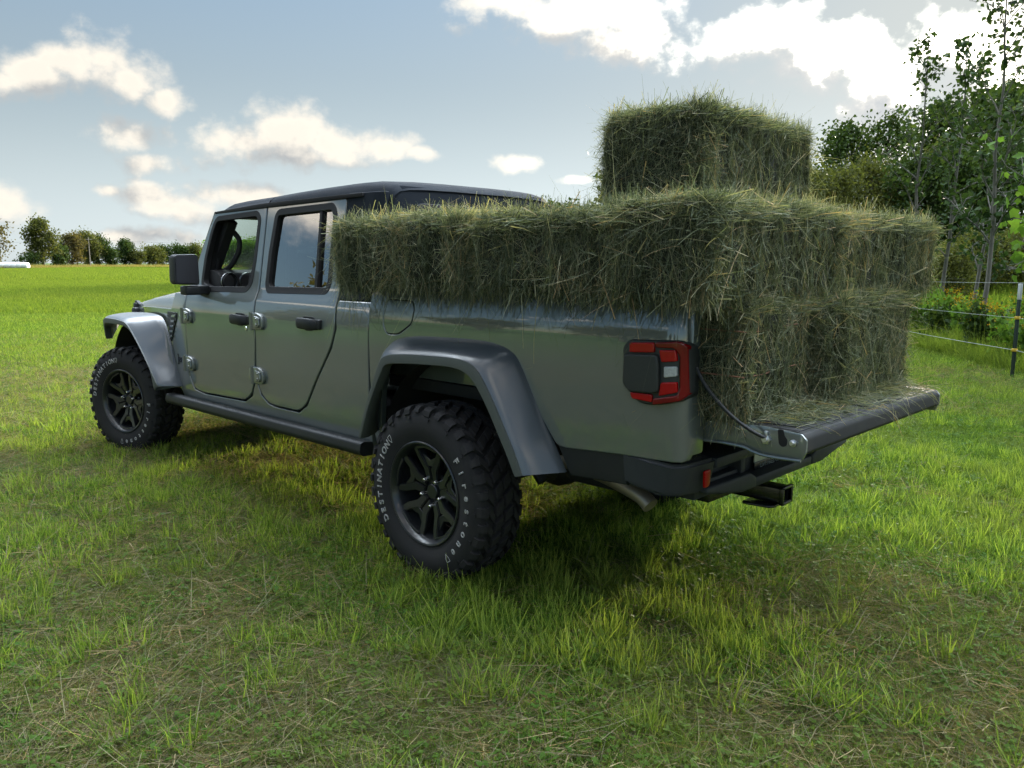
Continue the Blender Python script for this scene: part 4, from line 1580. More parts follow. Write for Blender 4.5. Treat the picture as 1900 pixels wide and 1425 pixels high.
def bale(seed, size, faces=('+x', '-x', '+y', '-y', '+z'), dens=21000, flake='x', loose=1.0, tone=0.0):
    """a packed bale round its base centre: lumpy core and a coat of loose stalks on the named faces"""
    rg = np.random.default_rng(seed)
    sx, sy, sz = size
    # core: subdivided, rounded and lumpy
    n = 26
    b = bmesh.new()
    bmesh.ops.create_cube(b, size=1)
    bmesh.ops.subdivide_edges(b, edges=b.edges[:], cuts=13, use_grid_fill=True)
    P = np.array([v.co[:] for v in b.verts])
    P = P * [sx, sy, sz]
    rad = .060
    q = np.clip(P, [-(sx / 2 - rad), -(sy / 2 - rad), -(sz / 2 - rad)], [sx / 2 - rad, sy / 2 - rad, sz / 2 - rad])
    dd = P - q
    L = np.linalg.norm(dd, axis=1, keepdims=True) + 1e-9
    P = q + dd / L * np.minimum(L, rad)

    def lump(Q):
        fa = Q[:, 0] if flake == 'x' else Q[:, 1]
        g = np.abs(np.sin(fa * 31 + .8 * np.sin(fa * 9 + seed))) ** .5
        return .030 * smooth_noise(Q, seed, 8) + .010 * smooth_noise(Q, seed + 1, 30) - .034 * (1 - g)
    nrm = dd / L
    P = P + nrm * lump(P)[:, None]
    for v, c in zip(b.verts, P):
        v.co = Vector((c[0], c[1], c[2] + sz / 2))
    core_v = np.array([v.co[:] for v in b.verts])
    b.verts.ensure_lookup_table()
    core_f = np.array([[v.index for v in f.verts] for f in b.faces])
    b.free()
    V, F, A = [], [], []
    defs = {'+x': (0, 1), '-x': (0, -1), '+y': (1, 1), '-y': (1, -1), '+z': (2, 1)}
    for fc in faces:
        ax, sg = defs[fc]
        o = [i for i in range(3) if i != ax]
        S = (sx, sy, sz)
        area = S[o[0]] * S[o[1]]
        dn = dens * (0.8 if fc == '+z' else 1.0)
        k = int(area * dn)
        for layer in range(3):
            kk = int(k * (.55, .33, .12)[layer])
            pts = np.zeros((kk, 3))
            pts[:, o[0]] = rg.uniform(-.5, .5, kk) * (S[o[0]] + .01)
            pts[:, o[1]] = rg.uniform(-.5, .5, kk) * (S[o[1]] + .01)
            nn = np.zeros((kk, 3))
            nn[:, ax] = sg
            pts[:, ax] = sg * S[ax] / 2
            # rounded towards the edges
            e = np.maximum(np.abs(pts[:, o[0]]) - (S[o[0]] / 2 - rad), 0) ** 2 + np.maximum(np.abs(pts[:, o[1]]) - (S[o[1]] / 2 - rad), 0) ** 2
            pts[:, ax] -= sg * (rad - np.sqrt(np.maximum(rad ** 2 - np.minimum(e, rad ** 2), 0))) * .8
            lp = lump(pts)
            pts += nn * lp[:, None]
            # clumps of stalks lie the same way
            th = 3.0 * smooth_noise(pts, seed + 7 + layer, 13) + rg.normal(0, .95, kk)
            if fc != '+z':
                fl = .5 + .5 * np.sin(6 * smooth_noise(pts, seed + 9, 6))
                th = np.where(rg.uniform(size=kk) < (.62 * fl + .12) * (1.0 if layer < 2 else .5), math.pi / 2 + rg.normal(0, .30, kk), th)
            d = np.zeros((kk, 3))
            d[:, o[0]] = np.cos(th)
            d[:, o[1]] = np.sin(th)
            tilt = rg.normal(.02, (.09, .13, .26)[layer] * (.7 if fc == '+z' else 1), kk)
            d += nn * tilt[:, None]
            d /= np.linalg.norm(d, axis=1, keepdims=True)
            ln = rg.uniform(*((.03, .10), (.05, .15), (.07, .22))[layer], kk)
            wd = rg.uniform(.0010, .0032, kk)
            broad = rg.uniform(size=kk) < .06
            wd[broad] *= 1.9
            pts = pts - d * (ln * .5)[:, None] + nn * rg.uniform(-.012, (.008, .014, .012)[layer], kk)[:, None]
            bend = np.cross(d, rg.normal(size=(kk, 3)))
            bend /= np.linalg.norm(bend, axis=1, keepdims=True) + 1e-9
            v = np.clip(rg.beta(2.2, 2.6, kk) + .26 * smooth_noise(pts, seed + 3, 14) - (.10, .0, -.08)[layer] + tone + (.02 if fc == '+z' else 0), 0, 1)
            gr = np.where(rg.uniform(size=kk) < .3, .35, .03) * (layer + 1) / 3
            v_, f_, a_ = ribbons(pts, d, bend, ln, wd, rg.normal(0, .22, kk), 3, .35, v, grav=0.0)
            # droop of the free ends
            VV = v_.reshape(kk, 4, 2, 3)
            for i in range(4):
                VV[:, i, :, 2] -= (gr * ln * (i / 3) ** 2)[:, None]
            v_ = VV.reshape(-1, 3)
            v_[:, 2] += sz / 2
            F.append(f_ + sum(len(x) for x in V))
            V.append(v_)
            A.append(a_)
    # wild long stalks
    kk = int(105 * loose)
    pts = np.zeros((kk, 3))
    S = np.array(size)
    for i in range(kk):
        ax, sg = defs[faces[rg.integers(len(faces))]]
        p = rg.uniform(-.5, .5, 3) * S
        p[ax] = sg * S[ax] / 2
        pts[i] = p
    d = pts / (S / 2) * .35 + rg.normal(0, .6, (kk, 3))
    d /= np.linalg.norm(d, axis=1, keepdims=True)
    ln = rg.uniform(.10, .30, kk)
    bend = rg.normal(size=(kk, 3))
    bend /= np.linalg.norm(bend, axis=1, keepdims=True)
    v_, f_, a_ = ribbons(pts - d * (ln * .35)[:, None], d, bend, ln, rg.uniform(.0014, .003, kk), rg.normal(0, .35, kk), 5, .3, np.clip(rg.normal(.6, .2, kk), 0, 1), grav=.3)
    v_[:, 2] += sz / 2
    F.append(f_ + sum(len(x) for x in V))
    V.append(v_)
    A.append(a_)
    V = np.concatenate(V)
    F = np.concatenate(F)
    A = np.concatenate(A)
    nc = len(core_v)
    me = np_mesh('hay_bale', np.concatenate([core_v, V]), np.concatenate([core_f, F + nc]), np.concatenate([np.zeros(nc), A]))
    mi = np.zeros(len(core_f) + len(F), dtype=np.int32)
    mi[:len(core_f)] = 1
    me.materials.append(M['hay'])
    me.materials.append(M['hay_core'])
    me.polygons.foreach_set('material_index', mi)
    return me


def twine(parent, size, axis, offs, r=.0026):
    """two loops of orange twine sunk in the coat"""
    sx, sy, sz = size
    mb = MB()
    for o in offs:
        if axis == 'x':      # loops run along x and z, at y=o
            P = [(-sx / 2 - .006, o, .02), (-sx / 2 - .006, o, sz - .02), (-sx / 2 + .02, o, sz + .004), (sx / 2 - .02, o, sz + .004), (sx / 2 + .006, o, sz - .02), (sx / 2 + .006, o, .02)]
        elif axis == 'z':    # loops run round x and y at height o
            P = [(-sx / 2 + .012, -sy / 2 + .03, o), (-sx / 2 - .002, -.10, o + .006), (-sx / 2 + .006, .04, o + .002), (-sx / 2 - .003, .14, o - .004), (-sx / 2 + .012, sy / 2 - .03, o - .004), (-sx / 2 + .03, sy / 2 - .004, o), (0, sy / 2 - .004, o + .004), (sx / 2 - .03, sy / 2 - .004, o)]
        else:
            P = [(o, -sy / 2 - .006, .02), (o, -sy / 2 - .006, sz - .02), (o, -sy / 2 + .02, sz + .004), (o, sy / 2 - .02, sz + .004), (o, sy / 2 + .006, sz - .02), (o, sy / 2 + .006, .02)]
        mb.tube(catmull(P, 5), r, 6)
    return mb.done('twine', M['twine'], parent)


BALES = [
    # label, centre (x,y), base z, size, yaw, faces, flake axis, twine
    ('foremost hay bale on the left bed rail, half covering the rear door window', (.145, .735, 1.298), (.93, .46, .300), R(-1.5), ('+x', '+y', '+z', '-x'), 'x', None),
    ('second hay bale on the left bed rail, above the rear wheel arch', (-.725, .730, 1.298), (.74, .47, .296), R(1.5), ('+y', '+z', '-x'), 'x', None),
    ('crosswise hay bale above the left tail lamp, its end overhanging the bed corner', (-1.215, .490, 1.292), (.37, .98, .315), R(1.5), ('-x', '+y', '+z'), 'y', None),
    ('crosswise hay bale at the right of the back row, overhanging the far side', (-1.235, -.455, 1.288), (.38, 1.00, .308), R(-2.5), ('-x', '-y', '+z', '+y'), 'y', None),
    ('end-on hay bale standing on the open tailgate right beside the left tail lamp', (-.910, .425, .872), (.96, .60, .420), R(0.5), ('-x', '+y', '-y', '+z'), 'y', 'z'),
    ('end-on hay bale at the right of the open tailgate, reaching furthest back', (-.975, -.275, .872), (.96, .82, .420), R(2.0), ('-x', '+y', '-y', '+z'), 'y', None),
    ('topmost hay bale lying crosswise on top of the whole load', (-.80, -.045, 1.600), (.47, .95, .405), R(1.0), ('-x', '+y', '-y', '+x', '+z'), 'y', None),
    ('hay bale in the middle of the load, just behind the left rail row', (-.47, .230, 1.290), (.96, .46, .318), R(-1.0), ('+y', '+z', '+x'), 'x', None),
    ('hay bale on the far side of the load, beneath the topmost bale', (-.47, -.250, 1.290), (.96, .46, .310), R(1.0), ('+x', '-y', '+z'), 'x', None),
]
for i, (lab, loc, size, yaw, fcs, fl, tw) in enumerate(BALES):
    me = bale(100 + i * 17, size, fcs, flake=fl, dens=(31000 if i < 7 else 9000), loose=1.2 if i < 4 else 2.2, tone=(0, .02, .04, .03, .03, .0, -.02, .05, .05)[i])
    o = put('hay_bale', me)
    o.location = loc
    o.rotation_euler = (0, 0, yaw)
    tag(o, lab, 'hay bale', 'hay bales stacked in the truck bed')
    if tw:
        twine(o, size, tw, (.16, .31))

# loose wisps on the tailgate, bumper and hanging over the bed rail
rg = np.random.default_rng(4)
V, F, A = [], [], []


def wisps(P, d, ln, wd, curl, v, grav, seg=4):
    bend = rg.normal(size=P.shape)
    bend /= np.linalg.norm(bend, axis=1, keepdims=True)
    a, b, c = ribbons(P, d, bend, ln, wd, curl, seg, .4, v, grav)
    F.append(b + sum(len(x) for x in V))
    V.append(a)
    A.append(c)


k = 2600
P = np.stack([rg.uniform(-1.60, -1.20, k), rg.uniform(-.64, .63, k), .872 + np.abs(rg.normal(0, .010, k))], 1)
keep = rg.uniform(size=k) < np.clip(1.25 - (-1.30 - P[:, 0]) * 2.6, .15, 1) * np.clip(1.1 - (P[:, 1] + .2) * .7, .25, 1)
P = P[keep]
k = len(P)
th = rg.uniform(0, 6.28, k)
d = np.stack([np.cos(th), np.sin(th), rg.normal(.0, .10, k)], 1)
wisps(P, d, rg.uniform(.03, .12, k), rg.uniform(.0014, .003, k), rg.normal(0, .2, k), np.clip(rg.normal(.62, .2, k), 0, 1), np.full(k, .02))
k = 1500        # hay squeezed between the two end-on bales and spilled at their foot
P = np.stack([rg.uniform(-1.47, -1.37, k), rg.uniform(.04, .20, k), rg.uniform(.88, 1.28, k)], 1)
d = np.stack([rg.normal(0, .4, k), rg.normal(0, .7, k), rg.normal(0, .8, k)], 1)
d /= np.linalg.norm(d, axis=1, keepdims=True)
wisps(P, d, rg.uniform(.03, .11, k), rg.uniform(.0012, .003, k), rg.normal(0, .3, k), np.clip(rg.normal(.45, .2, k), 0, 1), np.full(k, .1))
k = 2200
P = np.stack([-1.40 - np.abs(rg.normal(0, .06, k)), rg.uniform(-.66, .62, k), np.zeros(k)], 1)
P[:, 2] = .868 + np.abs(rg.normal(0, .035, k)) * np.clip(1 - (-1.40 - P[:, 0]) / .16, 0, 1)
d = np.stack([rg.normal(-.2, .6, k), rg.normal(0, .8, k), rg.normal(0, .22, k)], 1)
d /= np.linalg.norm(d, axis=1, keepdims=True)
wisps(P, d, rg.uniform(.03, .12, k), rg.uniform(.0012, .003, k), rg.normal(0, .25, k), np.clip(rg.normal(.52, .2, k), 0, 1), np.full(k, .15))
k = 130         # chaff on the bumper step
P = np.stack([rg.uniform(-1.21, -1.0, k), rg.uniform(.60, .77, k), np.zeros(k)], 1)
P[:, 2] = .733 - .02 * np.clip((-.97 - P[:, 0]) / .26, 0, 1)
th = rg.uniform(0, 6.28, k)
d = np.stack([np.cos(th), np.sin(th), rg.normal(.0, .05, k)], 1)
wisps(P, d, rg.uniform(.008, .035, k), rg.uniform(.0010, .0022, k), rg.normal(0, .2, k), np.clip(rg.normal(.75, .15, k), 0, 1), np.full(k, .0))
k = 45          # hanging over the gate edge
P = np.stack([rg.uniform(-1.60, -1.56, k), rg.uniform(-.64, .1, k), np.full(k, .875)], 1)
d = np.stack([rg.uniform(-1, -.1, k), rg.normal(0, .5, k), rg.normal(.0, .2, k)], 1)
d /= np.linalg.norm(d, axis=1, keepdims=True)
wisps(P, d, rg.uniform(.05, .14, k), rg.uniform(.0015, .003, k), rg.normal(0, .2, k), np.clip(rg.normal(.7, .15, k), 0, 1), np.full(k, .7))
k = 260         # hanging over the rail
x = rg.uniform(-1.05, .58, k)
P = np.stack([x, rg.uniform(.84, .985, k), rg.uniform(1.27, 1.34, k)], 1)
d = np.stack([rg.normal(0, .5, k), rg.uniform(.0, .5, k), rg.uniform(-1, -.1, k)], 1)
d /= np.linalg.norm(d, axis=1, keepdims=True)
wisps(P, d, rg.uniform(.05, .16, k), rg.uniform(.0012, .0026, k), rg.normal(0, .4, k), np.clip(rg.normal(.40, .22, k), 0, 1), np.full(k, .15))
k = 60
x = rg.uniform(.42, .62, k)
P = np.stack([x, rg.uniform(.84, .97, k), rg.uniform(1.26, 1.32, k)], 1)
d = np.stack([rg.normal(0, .35, k), rg.uniform(-.1, .3, k), rg.uniform(-1, -.4, k)], 1)
d /= np.linalg.norm(d, axis=1, keepdims=True)
wisps(P, d, rg.uniform(.08, .22, k), rg.uniform(.0012, .0026, k), rg.normal(0, .4, k), np.clip(rg.normal(.5, .22, k), 0, 1), np.full(k, .1))
P = np.array([[.02, .96, 1.29], [-.62, .96, 1.29], [-.70, .95, 1.29], [-.25, .96, 1.30]])
d = np.array([[.30, .25, -1], [-.25, .2, -1], [.15, .1, -1], [.0, .3, -1]])
d /= np.linalg.norm(d, axis=1, keepdims=True)
wisps(P, d, np.array([.27, .20, .26, .16]), np.full(4, .0032), np.array([.15, -.1, .2, .3]), np.array([.80, .75, .82, .6]), np.full(4, .1), 6)
me = np_mesh('loose_hay', np.concatenate(V), np.concatenate(F), np.concatenate(A))
tag(put('loose_hay', me, M['hay']), 'loose wisps of hay scattered on the tailgate and hanging over the bed rail', 'loose hay', kind='stuff')

# ------------------------------------------------------------------ field
def ground_material():
    m, N, out = new_mat('field_soil')
    geo = N.n('ShaderNodeNewGeometry').outputs['Position']
    a = N.noise(geo, .35, 5, .6).outputs['Fac']
    b = N.noise(geo, 9.0, 5, .65).outputs['Fac']
    c = N.noise(geo, 70.0, 3, .6).outputs['Fac']
    near = N.mix(N.ss(b, .35, .65), (.022, .024, .010), (.055, .050, .024))
    near = N.mix(N.ss(c, .45, .75), near, (.10, .088, .050))
    green = N.mix(N.ss(a, .35, .65), (.040, .075, .016), (.060, .095, .022))
    dist = N.v('LENGTH', N.v('SUBTRACT', geo, tuple(CAM)))
    col = N.mix(N.ss(dist, 9.0, 26.0), near, green)
    p = N.n('ShaderNodeBsdfPrincipled', {'Base Color': col, 'Roughness': .95})
    p.inputs['Specular IOR Level'].default_value = .1
    bp = N.n('ShaderNodeBump', {'Height': c})
    bp.inputs['Strength'].default_value = .8
    bp.inputs['Distance'].default_value = .02
    N.put(p.inputs['Normal'], bp.outputs[0])
    N.t.links.new(p.outputs[0], out.inputs[0])
    return m


def gz_flat(x, y):
    """height of the field: nearly level, with small mower undulations close by"""
    d = np.hypot(x + 1, y - 0.5)
    return .014 * np.sin(x * 1.9 + .6 * np.sin(y * 1.3)) * np.cos(y * 1.6 + .4) * np.clip(1 - d / 40, 0, 1)


def bank(lat, dep):
    a = np.clip((dep - 15.5) / 24.0, 0, 1)
    b = np.clip((lat - 6.8) / 6.0, 0, 1) * np.clip((75 - lat) / 20, 0, 1) * np.clip((120 - dep) / 40, 0, 1)
    return 2.3 * a * a * (3 - 2 * a) * b * b * (3 - 2 * b)


def gz0(x, y):
    lat = (x - CAM.x) * RGT.x + (y - CAM.y) * RGT.y
    dep = (x - CAM.x) * FWD.x + (y - CAM.y) * FWD.y
    return gz_flat(x, y) + bank(lat, dep)


def ground_at(lat, dep):
    return at(lat, dep, float(bank(np.array([lat]), np.array([dep]))[0]) - .03)


def build_ground():
    # rings of a disc, fine close by and coarse to the horizon
    rr = np.concatenate([[0], np.geomspace(.6, 3200, 120)])
    na = 240
    an = np.arange(na) * 2 * np.pi / na
    V = [(0 - 1.0, .5, 0.0)]
    for r in rr[1:]:
        x = -1.0 + r * np.cos(an)
        y = .5 + r * np.sin(an)
        V += list(zip(x, y, gz0(x, y)))
    F = [(0, 1 + k, 1 + (k + 1) % na) for k in range(na)]
    for i in range(len(rr) - 2):
        b0, b1 = 1 + i * na, 1 + (i + 1) * na
        F += [(b0 + k, b1 + k, b1 + (k + 1) % na, b0 + (k + 1) % na) for k in range(na)]
    me = D.meshes.new('field')
    me.from_pydata(V, [], F)
    for p in me.polygons:
        p.use_smooth = True
    return tag(put('field', me, ground_material()), kind='structure')


field = build_ground()

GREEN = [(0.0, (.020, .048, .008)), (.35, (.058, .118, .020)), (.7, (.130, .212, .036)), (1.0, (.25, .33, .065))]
STRAW = [(0.0, (.060, .054, .034)), (.35, (.165, .155, .095)), (.65, (.28, .230, .130)), (.85, (.37, .29, .165)), (1.0, (.40, .24, .11))]
M['grass'] = plant_mat('green_grass', GREEN, transl=.42, rough=.5, patch=.28, patch_scale=1.6, patchcol=(.15, .15, .045))
M['straw'] = plant_mat('dry_clippings', STRAW, transl=.2, rough=.7, patch=.40, patch_scale=1.8, patchcol=(.085, .105, .055))
M['meadow'] = plant_mat('meadow_grass', [(0, (.035, .070, .012)), (.5, (.098, .145, .028)), (1, (.165, .215, .042))], transl=.5, rough=.6, patch=.35, patch_scale=.12, patchcol=(.09, .16, .02))


def tuft(rg, n, rad, h0, h1, w0, w1, lean=.35, curl=.35, seg=3, flat=False, vmu=.55, clover=0):
    r = rad * np.sqrt(rg.uniform(size=n))
    a = rg.uniform(0, 6.28, n)
    P = np.stack([r * np.cos(a), r * np.sin(a), np.full(n, -.004)], 1)
    th = rg.uniform(0, 6.28, n)
    if flat:
        d = np.stack([np.cos(th), np.sin(th), rg.normal(.10, .16, n)], 1)
        P[:, 2] = rg.uniform(.0, .035, n)
        bend = np.stack([rg.normal(size=n), rg.normal(size=n), rg.normal(0, .35, n)], 1)
    else:
        ln_ = np.abs(rg.normal(0, lean, n))
        out = np.stack([np.cos(a), np.sin(a), np.zeros(n)], 1) * (.5 * r / rad)[:, None] * lean * 1.4
        d = np.stack([np.cos(th) * ln_, np.sin(th) * ln_, np.ones(n)], 1) + out
        bend = np.stack([d[:, 0], d[:, 1], np.full(n, -.25)], 1) + rg.normal(0, .25, (n, 3))
    d /= np.linalg.norm(d, axis=1, keepdims=True)
    bend /= np.linalg.norm(bend, axis=1, keepdims=True) + 1e-9
    ln = rg.uniform(h0, h1, n)
    v = np.clip(rg.normal(vmu, .27, n), 0, 1)
    Vv, Ff, Aa = ribbons(P, d, bend, ln, rg.uniform(w0, w1, n), np.abs(rg.normal(0, curl, n)), seg, .25 if not flat else .5, v)
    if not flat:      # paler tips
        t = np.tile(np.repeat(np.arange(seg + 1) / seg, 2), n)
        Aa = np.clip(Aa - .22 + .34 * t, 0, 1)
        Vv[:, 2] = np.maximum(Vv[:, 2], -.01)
    if clover:
        q = []
        for _ in range(clover):
            c = np.array([rg.normal(0, rad * .6), rg.normal(0, rad * .6), rg.uniform(.015, .05)])
            s = rg.uniform(.008, .016)
            for k in range(3):
                a0 = rg.uniform(0, 6.28) + k * 2.1
                u = np.array([np.cos(a0), np.sin(a0), rg.normal(.1, .2)]) * s
                w = np.array([-np.sin(a0), np.cos(a0), rg.normal(0, .2)]) * s * .55
                q.append([c, c + u * .6 + w, c + u * 1.15, c + u * .6 - w])
        q = np.array(q).reshape(-1, 3)
        f = np.arange(len(q)).reshape(-1, 4) + len(Vv)
        Vv = np.concatenate([Vv, q])
        Ff = np.concatenate([Ff, f])
        Aa = np.concatenate([Aa, np.full(len(q), .30)])
    return Vv, Ff, Aa


def proto(coll, name, parts, mat):
    V = np.concatenate([p[0] for p in parts])
    F, o = [], 0
    for p in parts:
        F.append(p[1] + o)
        o += len(p[0])
    me = np_mesh(name, V, np.concatenate(F), np.concatenate([p[2] for p in parts]))
    me.materials.append(mat)
    ob = D.objects.new(name, me)
    coll.objects.link(ob)
    return ob


def scatter(name, label, cat, coll, P, rot, scl, idx):
    """one object whose geometry nodes stand the prototypes of coll on its points"""
    me = D.meshes.new(name)
    me.vertices.add(len(P))
    me.vertices.foreach_set('co', np.ascontiguousarray(P, dtype=np.float32).ravel())
    a = me.attributes.new('rot', 'FLOAT_VECTOR', 'POINT')
    a.data.foreach_set('vector', np.ascontiguousarray(rot, dtype=np.float32).ravel())
    a = me.attributes.new('scl', 'FLOAT', 'POINT')
    a.data.foreach_set('value', np.ascontiguousarray(scl, dtype=np.float32))
    a = me.attributes.new('idx', 'INT', 'POINT')
    a.data.foreach_set('value', np.ascontiguousarray(idx, dtype=np.int32))
    me.update()
    o = put(name, me)
    t = D.node_groups.new(name, 'GeometryNodeTree')
    t.interface.new_socket('Geometry', in_out='INPUT', socket_type='NodeSocketGeometry')
    t.interface.new_socket('Geometry', in_out='OUTPUT', socket_type='NodeSocketGeometry')
    gi, go = t.nodes.new('NodeGroupInput'), t.nodes.new('NodeGroupOutput')
    ci = t.nodes.new('GeometryNodeCollectionInfo')
    ci.inputs['Collection'].default_value = coll
    ci.inputs['Separate Children'].default_value = True
    ci.inputs['Reset Children'].default_value = True
    ip = t.nodes.new('GeometryNodeInstanceOnPoints')
    ip.inputs['Pick Instance'].default_value = True

    def named(n, ty):
        q = t.nodes.new('GeometryNodeInputNamedAttribute')
        q.data_type = ty
        q.inputs['Name'].default_value = n
        return q.outputs['Attribute']
    t.links.new(gi.outputs[0], ip.inputs['Points'])
    t.links.new(ci.outputs[0], ip.inputs['Instance'])
    t.links.new(named('idx', 'INT'), ip.inputs['Instance Index'])
    t.links.new(named('rot', 'FLOAT_VECTOR'), ip.inputs['Rotation'])
    t.links.new(named('scl', 'FLOAT'), ip.inputs['Scale'])
    t.links.new(ip.outputs[0], go.inputs[0])
    md = o.modifiers.new('scatter', 'NODES')
    md.node_group = t
    return tag(o, label, cat, kind='stuff')


rg = np.random.default_rng(11)
near_c = D.collections.new('near_grass_kinds')
kinds = []
for i in range(4):      # 0-3 short turf with clover leaves
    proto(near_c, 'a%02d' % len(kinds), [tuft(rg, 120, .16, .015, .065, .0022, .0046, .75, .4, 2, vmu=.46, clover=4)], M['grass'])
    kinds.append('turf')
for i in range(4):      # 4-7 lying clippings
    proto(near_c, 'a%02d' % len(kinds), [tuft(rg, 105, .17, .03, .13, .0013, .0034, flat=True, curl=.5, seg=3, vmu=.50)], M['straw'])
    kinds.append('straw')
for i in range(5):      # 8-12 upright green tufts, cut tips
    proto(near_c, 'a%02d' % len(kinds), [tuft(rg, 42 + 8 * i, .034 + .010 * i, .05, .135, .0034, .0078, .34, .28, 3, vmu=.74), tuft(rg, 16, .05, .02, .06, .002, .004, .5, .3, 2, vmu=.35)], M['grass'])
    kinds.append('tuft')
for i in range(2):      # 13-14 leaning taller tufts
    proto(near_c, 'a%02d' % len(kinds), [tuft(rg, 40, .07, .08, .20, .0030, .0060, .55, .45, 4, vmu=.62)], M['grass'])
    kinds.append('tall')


def wedge(n, d0, d1, l0, l1, power=2.0):
    """random points of the ground between depths d0..d1 and between the sight lines l0..l1 (lateral/depth)"""
    u = rg.uniform(size=n)
    dep = (d0 ** power + u * (d1 ** power - d0 ** power)) ** (1 / power)
    lat = rg.uniform(l0, l1, n) * dep + rg.normal(0, .05, n)
    x = CAM.x + RGT.x * lat + FWD.x * dep
    y = CAM.y + RGT.y * lat + FWD.y * dep
    return np.stack([x, y, gz0(x, y)], 1), lat, dep


def under_tyre(P):
    m = np.zeros(len(P), bool)
    for (tx, ty) in ((0, .818), (0, -.818), (WB, .818), (WB, -.818)):
        m |= (np.abs(P[:, 0] - tx) < .17) & (np.abs(P[:, 1] - ty) < .13)
    return m


Pn, I, S = [], [], []
# even sampling in picture area: more per square metre close by
P, lat, dep = wedge(21000, 1.55, 15, -.75, .75, 1.15)
Pn.append(P); I.append(rg.integers(0, 4, len(P))); S.append(rg.uniform(.7, 1.25, len(P)) * np.clip(.8 + dep * .05, .8, 1.5))
P, lat, dep = wedge(15000, 1.55, 15, -.75, .75, 1.15)
k = smooth_noise(P * [1, 1, 0], 31, 1.5) + .25 * rg.normal(size=len(P))
left = np.clip(-(lat / dep) * 1.5 + .12, -.2, .9)
sel = k + left > .0
P, dep = P[sel], dep[sel]
Pn.append(P); I.append(rg.integers(4, 8, len(P))); S.append(rg.uniform(.7, 1.2, len(P)) * np.clip(.8 + dep * .04, .8, 1.4))
P, lat, dep = wedge(11500, 1.55, 15, -.75, .75, 1.2)
k = smooth_noise(P * [1, 1, 0], 77, 3.4) + .22 * rg.normal(size=len(P)) + .12 * np.clip((dep - 3), -1, 1)
sel = k > .14
P, dep = P[sel], dep[sel]
Pn.append(P); I.append(rg.integers(8, 13, len(P))); S.append(rg.uniform(.65, 1.15, len(P)))
P, lat, dep = wedge(2600, 1.7, 15, -.75, .75, 1.2)
k = smooth_noise(P * [1, 1, 0], 91, 1.2) + .35 * rg.normal(size=len(P))
P = P[k > .25]
Pn.append(P); I.append(rg.integers(13, 15, len(P))); S.append(rg.uniform(.5, 1.0, len(P)))
P = np.concatenate(Pn)
I = np.concatenate(I)
S = np.concatenate(S)
ok = ~under_tyre(P)
P, I, S = P[ok], I[ok], S[ok]
rot = np.stack([rg.normal(0, .08, len(P)), rg.normal(0, .08, len(P)), rg.uniform(0, 6.28, len(P))], 1)
scatter('mown_grass', 'short mown grass with dry clippings and green tufts around the truck', 'grass', near_c, P, rot, S, I)

# the open field further out
far_c = D.collections.new('field_grass_kinds')
for i in range(4):
    proto(far_c, 'b%02d' % i, [tuft(rg, 420, .55, .04, .13, .006, .013, .5, .3, 2, vmu=.5), tuft(rg, 90, .5, .06, .20, .004, .009, flat=True, vmu=.5)], M['grass'])
for i in range(4):
    proto(far_c, 'b%02d' % (i + 4), [tuft(rg, 520, 1.1, .10, .24, .016, .034, .35, .25, 2, vmu=.5)], M['meadow'])
Pn, I, S = [], [], []
P, lat, dep = wedge(5200, 11, 38, -.78, -.12, 1.3)
Pn.append(P); I.append(rg.integers(0, 4, len(P))); S.append(rg.uniform(.8, 1.3, len(P)))
P, lat, dep = wedge(2200, 11, 30, .20, .78, 1.3)
Pn.append(P); I.append(rg.integers(0, 4, len(P))); S.append(rg.uniform(.8, 1.3, len(P)))
P, lat, dep = wedge(1500, 10, 30, -.12, .20, 1.3)
Pn.append(P); I.append(rg.integers(0, 4, len(P))); S.append(rg.uniform(.8, 1.3, len(P)))
P, lat, dep = wedge(5200, 22, 75, -.80, -.20, 1.4)
Pn.append(P); I.append(rg.integers(4, 8, len(P))); S.append(rg.uniform(.7, 1.1, len(P)))
P, lat, dep = wedge(5200, 60, 235, -.80, -.22, 1.5)
Pn.append(P); I.append(rg.integers(4, 8, len(P))); S.append(rg.uniform(1.2, 1.9, len(P)))
P, lat, dep = wedge(5200, 15.5, 46, .36, .80, 1.4)
Pn.append(P); I.append(rg.integers(4, 8, len(P))); S.append(rg.uniform(1.0, 1.8, len(P)))
P = np.concatenate(Pn); I = np.concatenate(I); S = np.concatenate(S)
rot = np.stack([np.zeros(len(P)), np.zeros(len(P)), rg.uniform(0, 6.28, len(P))], 1)
scatter('meadow_grass', 'bright green grass of the open field beyond the mown ground', 'grass', far_c, P, rot, S, I)

# ------------------------------------------------------------------ trees
LEAF = {
    'dark': [(0, (.016, .030, .010)), (.5, (.035, .062, .018)), (1, (.075, .105, .030))],
    'olive': [(0, (.035, .042, .014)), (.5, (.066, .078, .026)), (1, (.12, .125, .042))],
    'brown': [(0, (.042, .040, .020)), (.5, (.078, .070, .032)), (1, (.13, .11, .05))],
    'poplar': [(0, (.018, .034, .014)), (.5, (.032, .060, .022)), (1, (.065, .105, .034))],
    'bright': [(0, (.05, .10, .020)), (.5, (.085, .165, .03)), (1, (.14, .24, .05))],
    'yellow': [(0, (.16, .105, .010)), (.5, (.26, .165, .012)), (1, (.36, .23, .02))],
}
for k_, st in LEAF.items():
    M['leaf_' + k_] = plant_mat(k_ + '_leaves', st, transl=(.25 if k_ in ('dark', 'poplar') else .40), rough=.5)


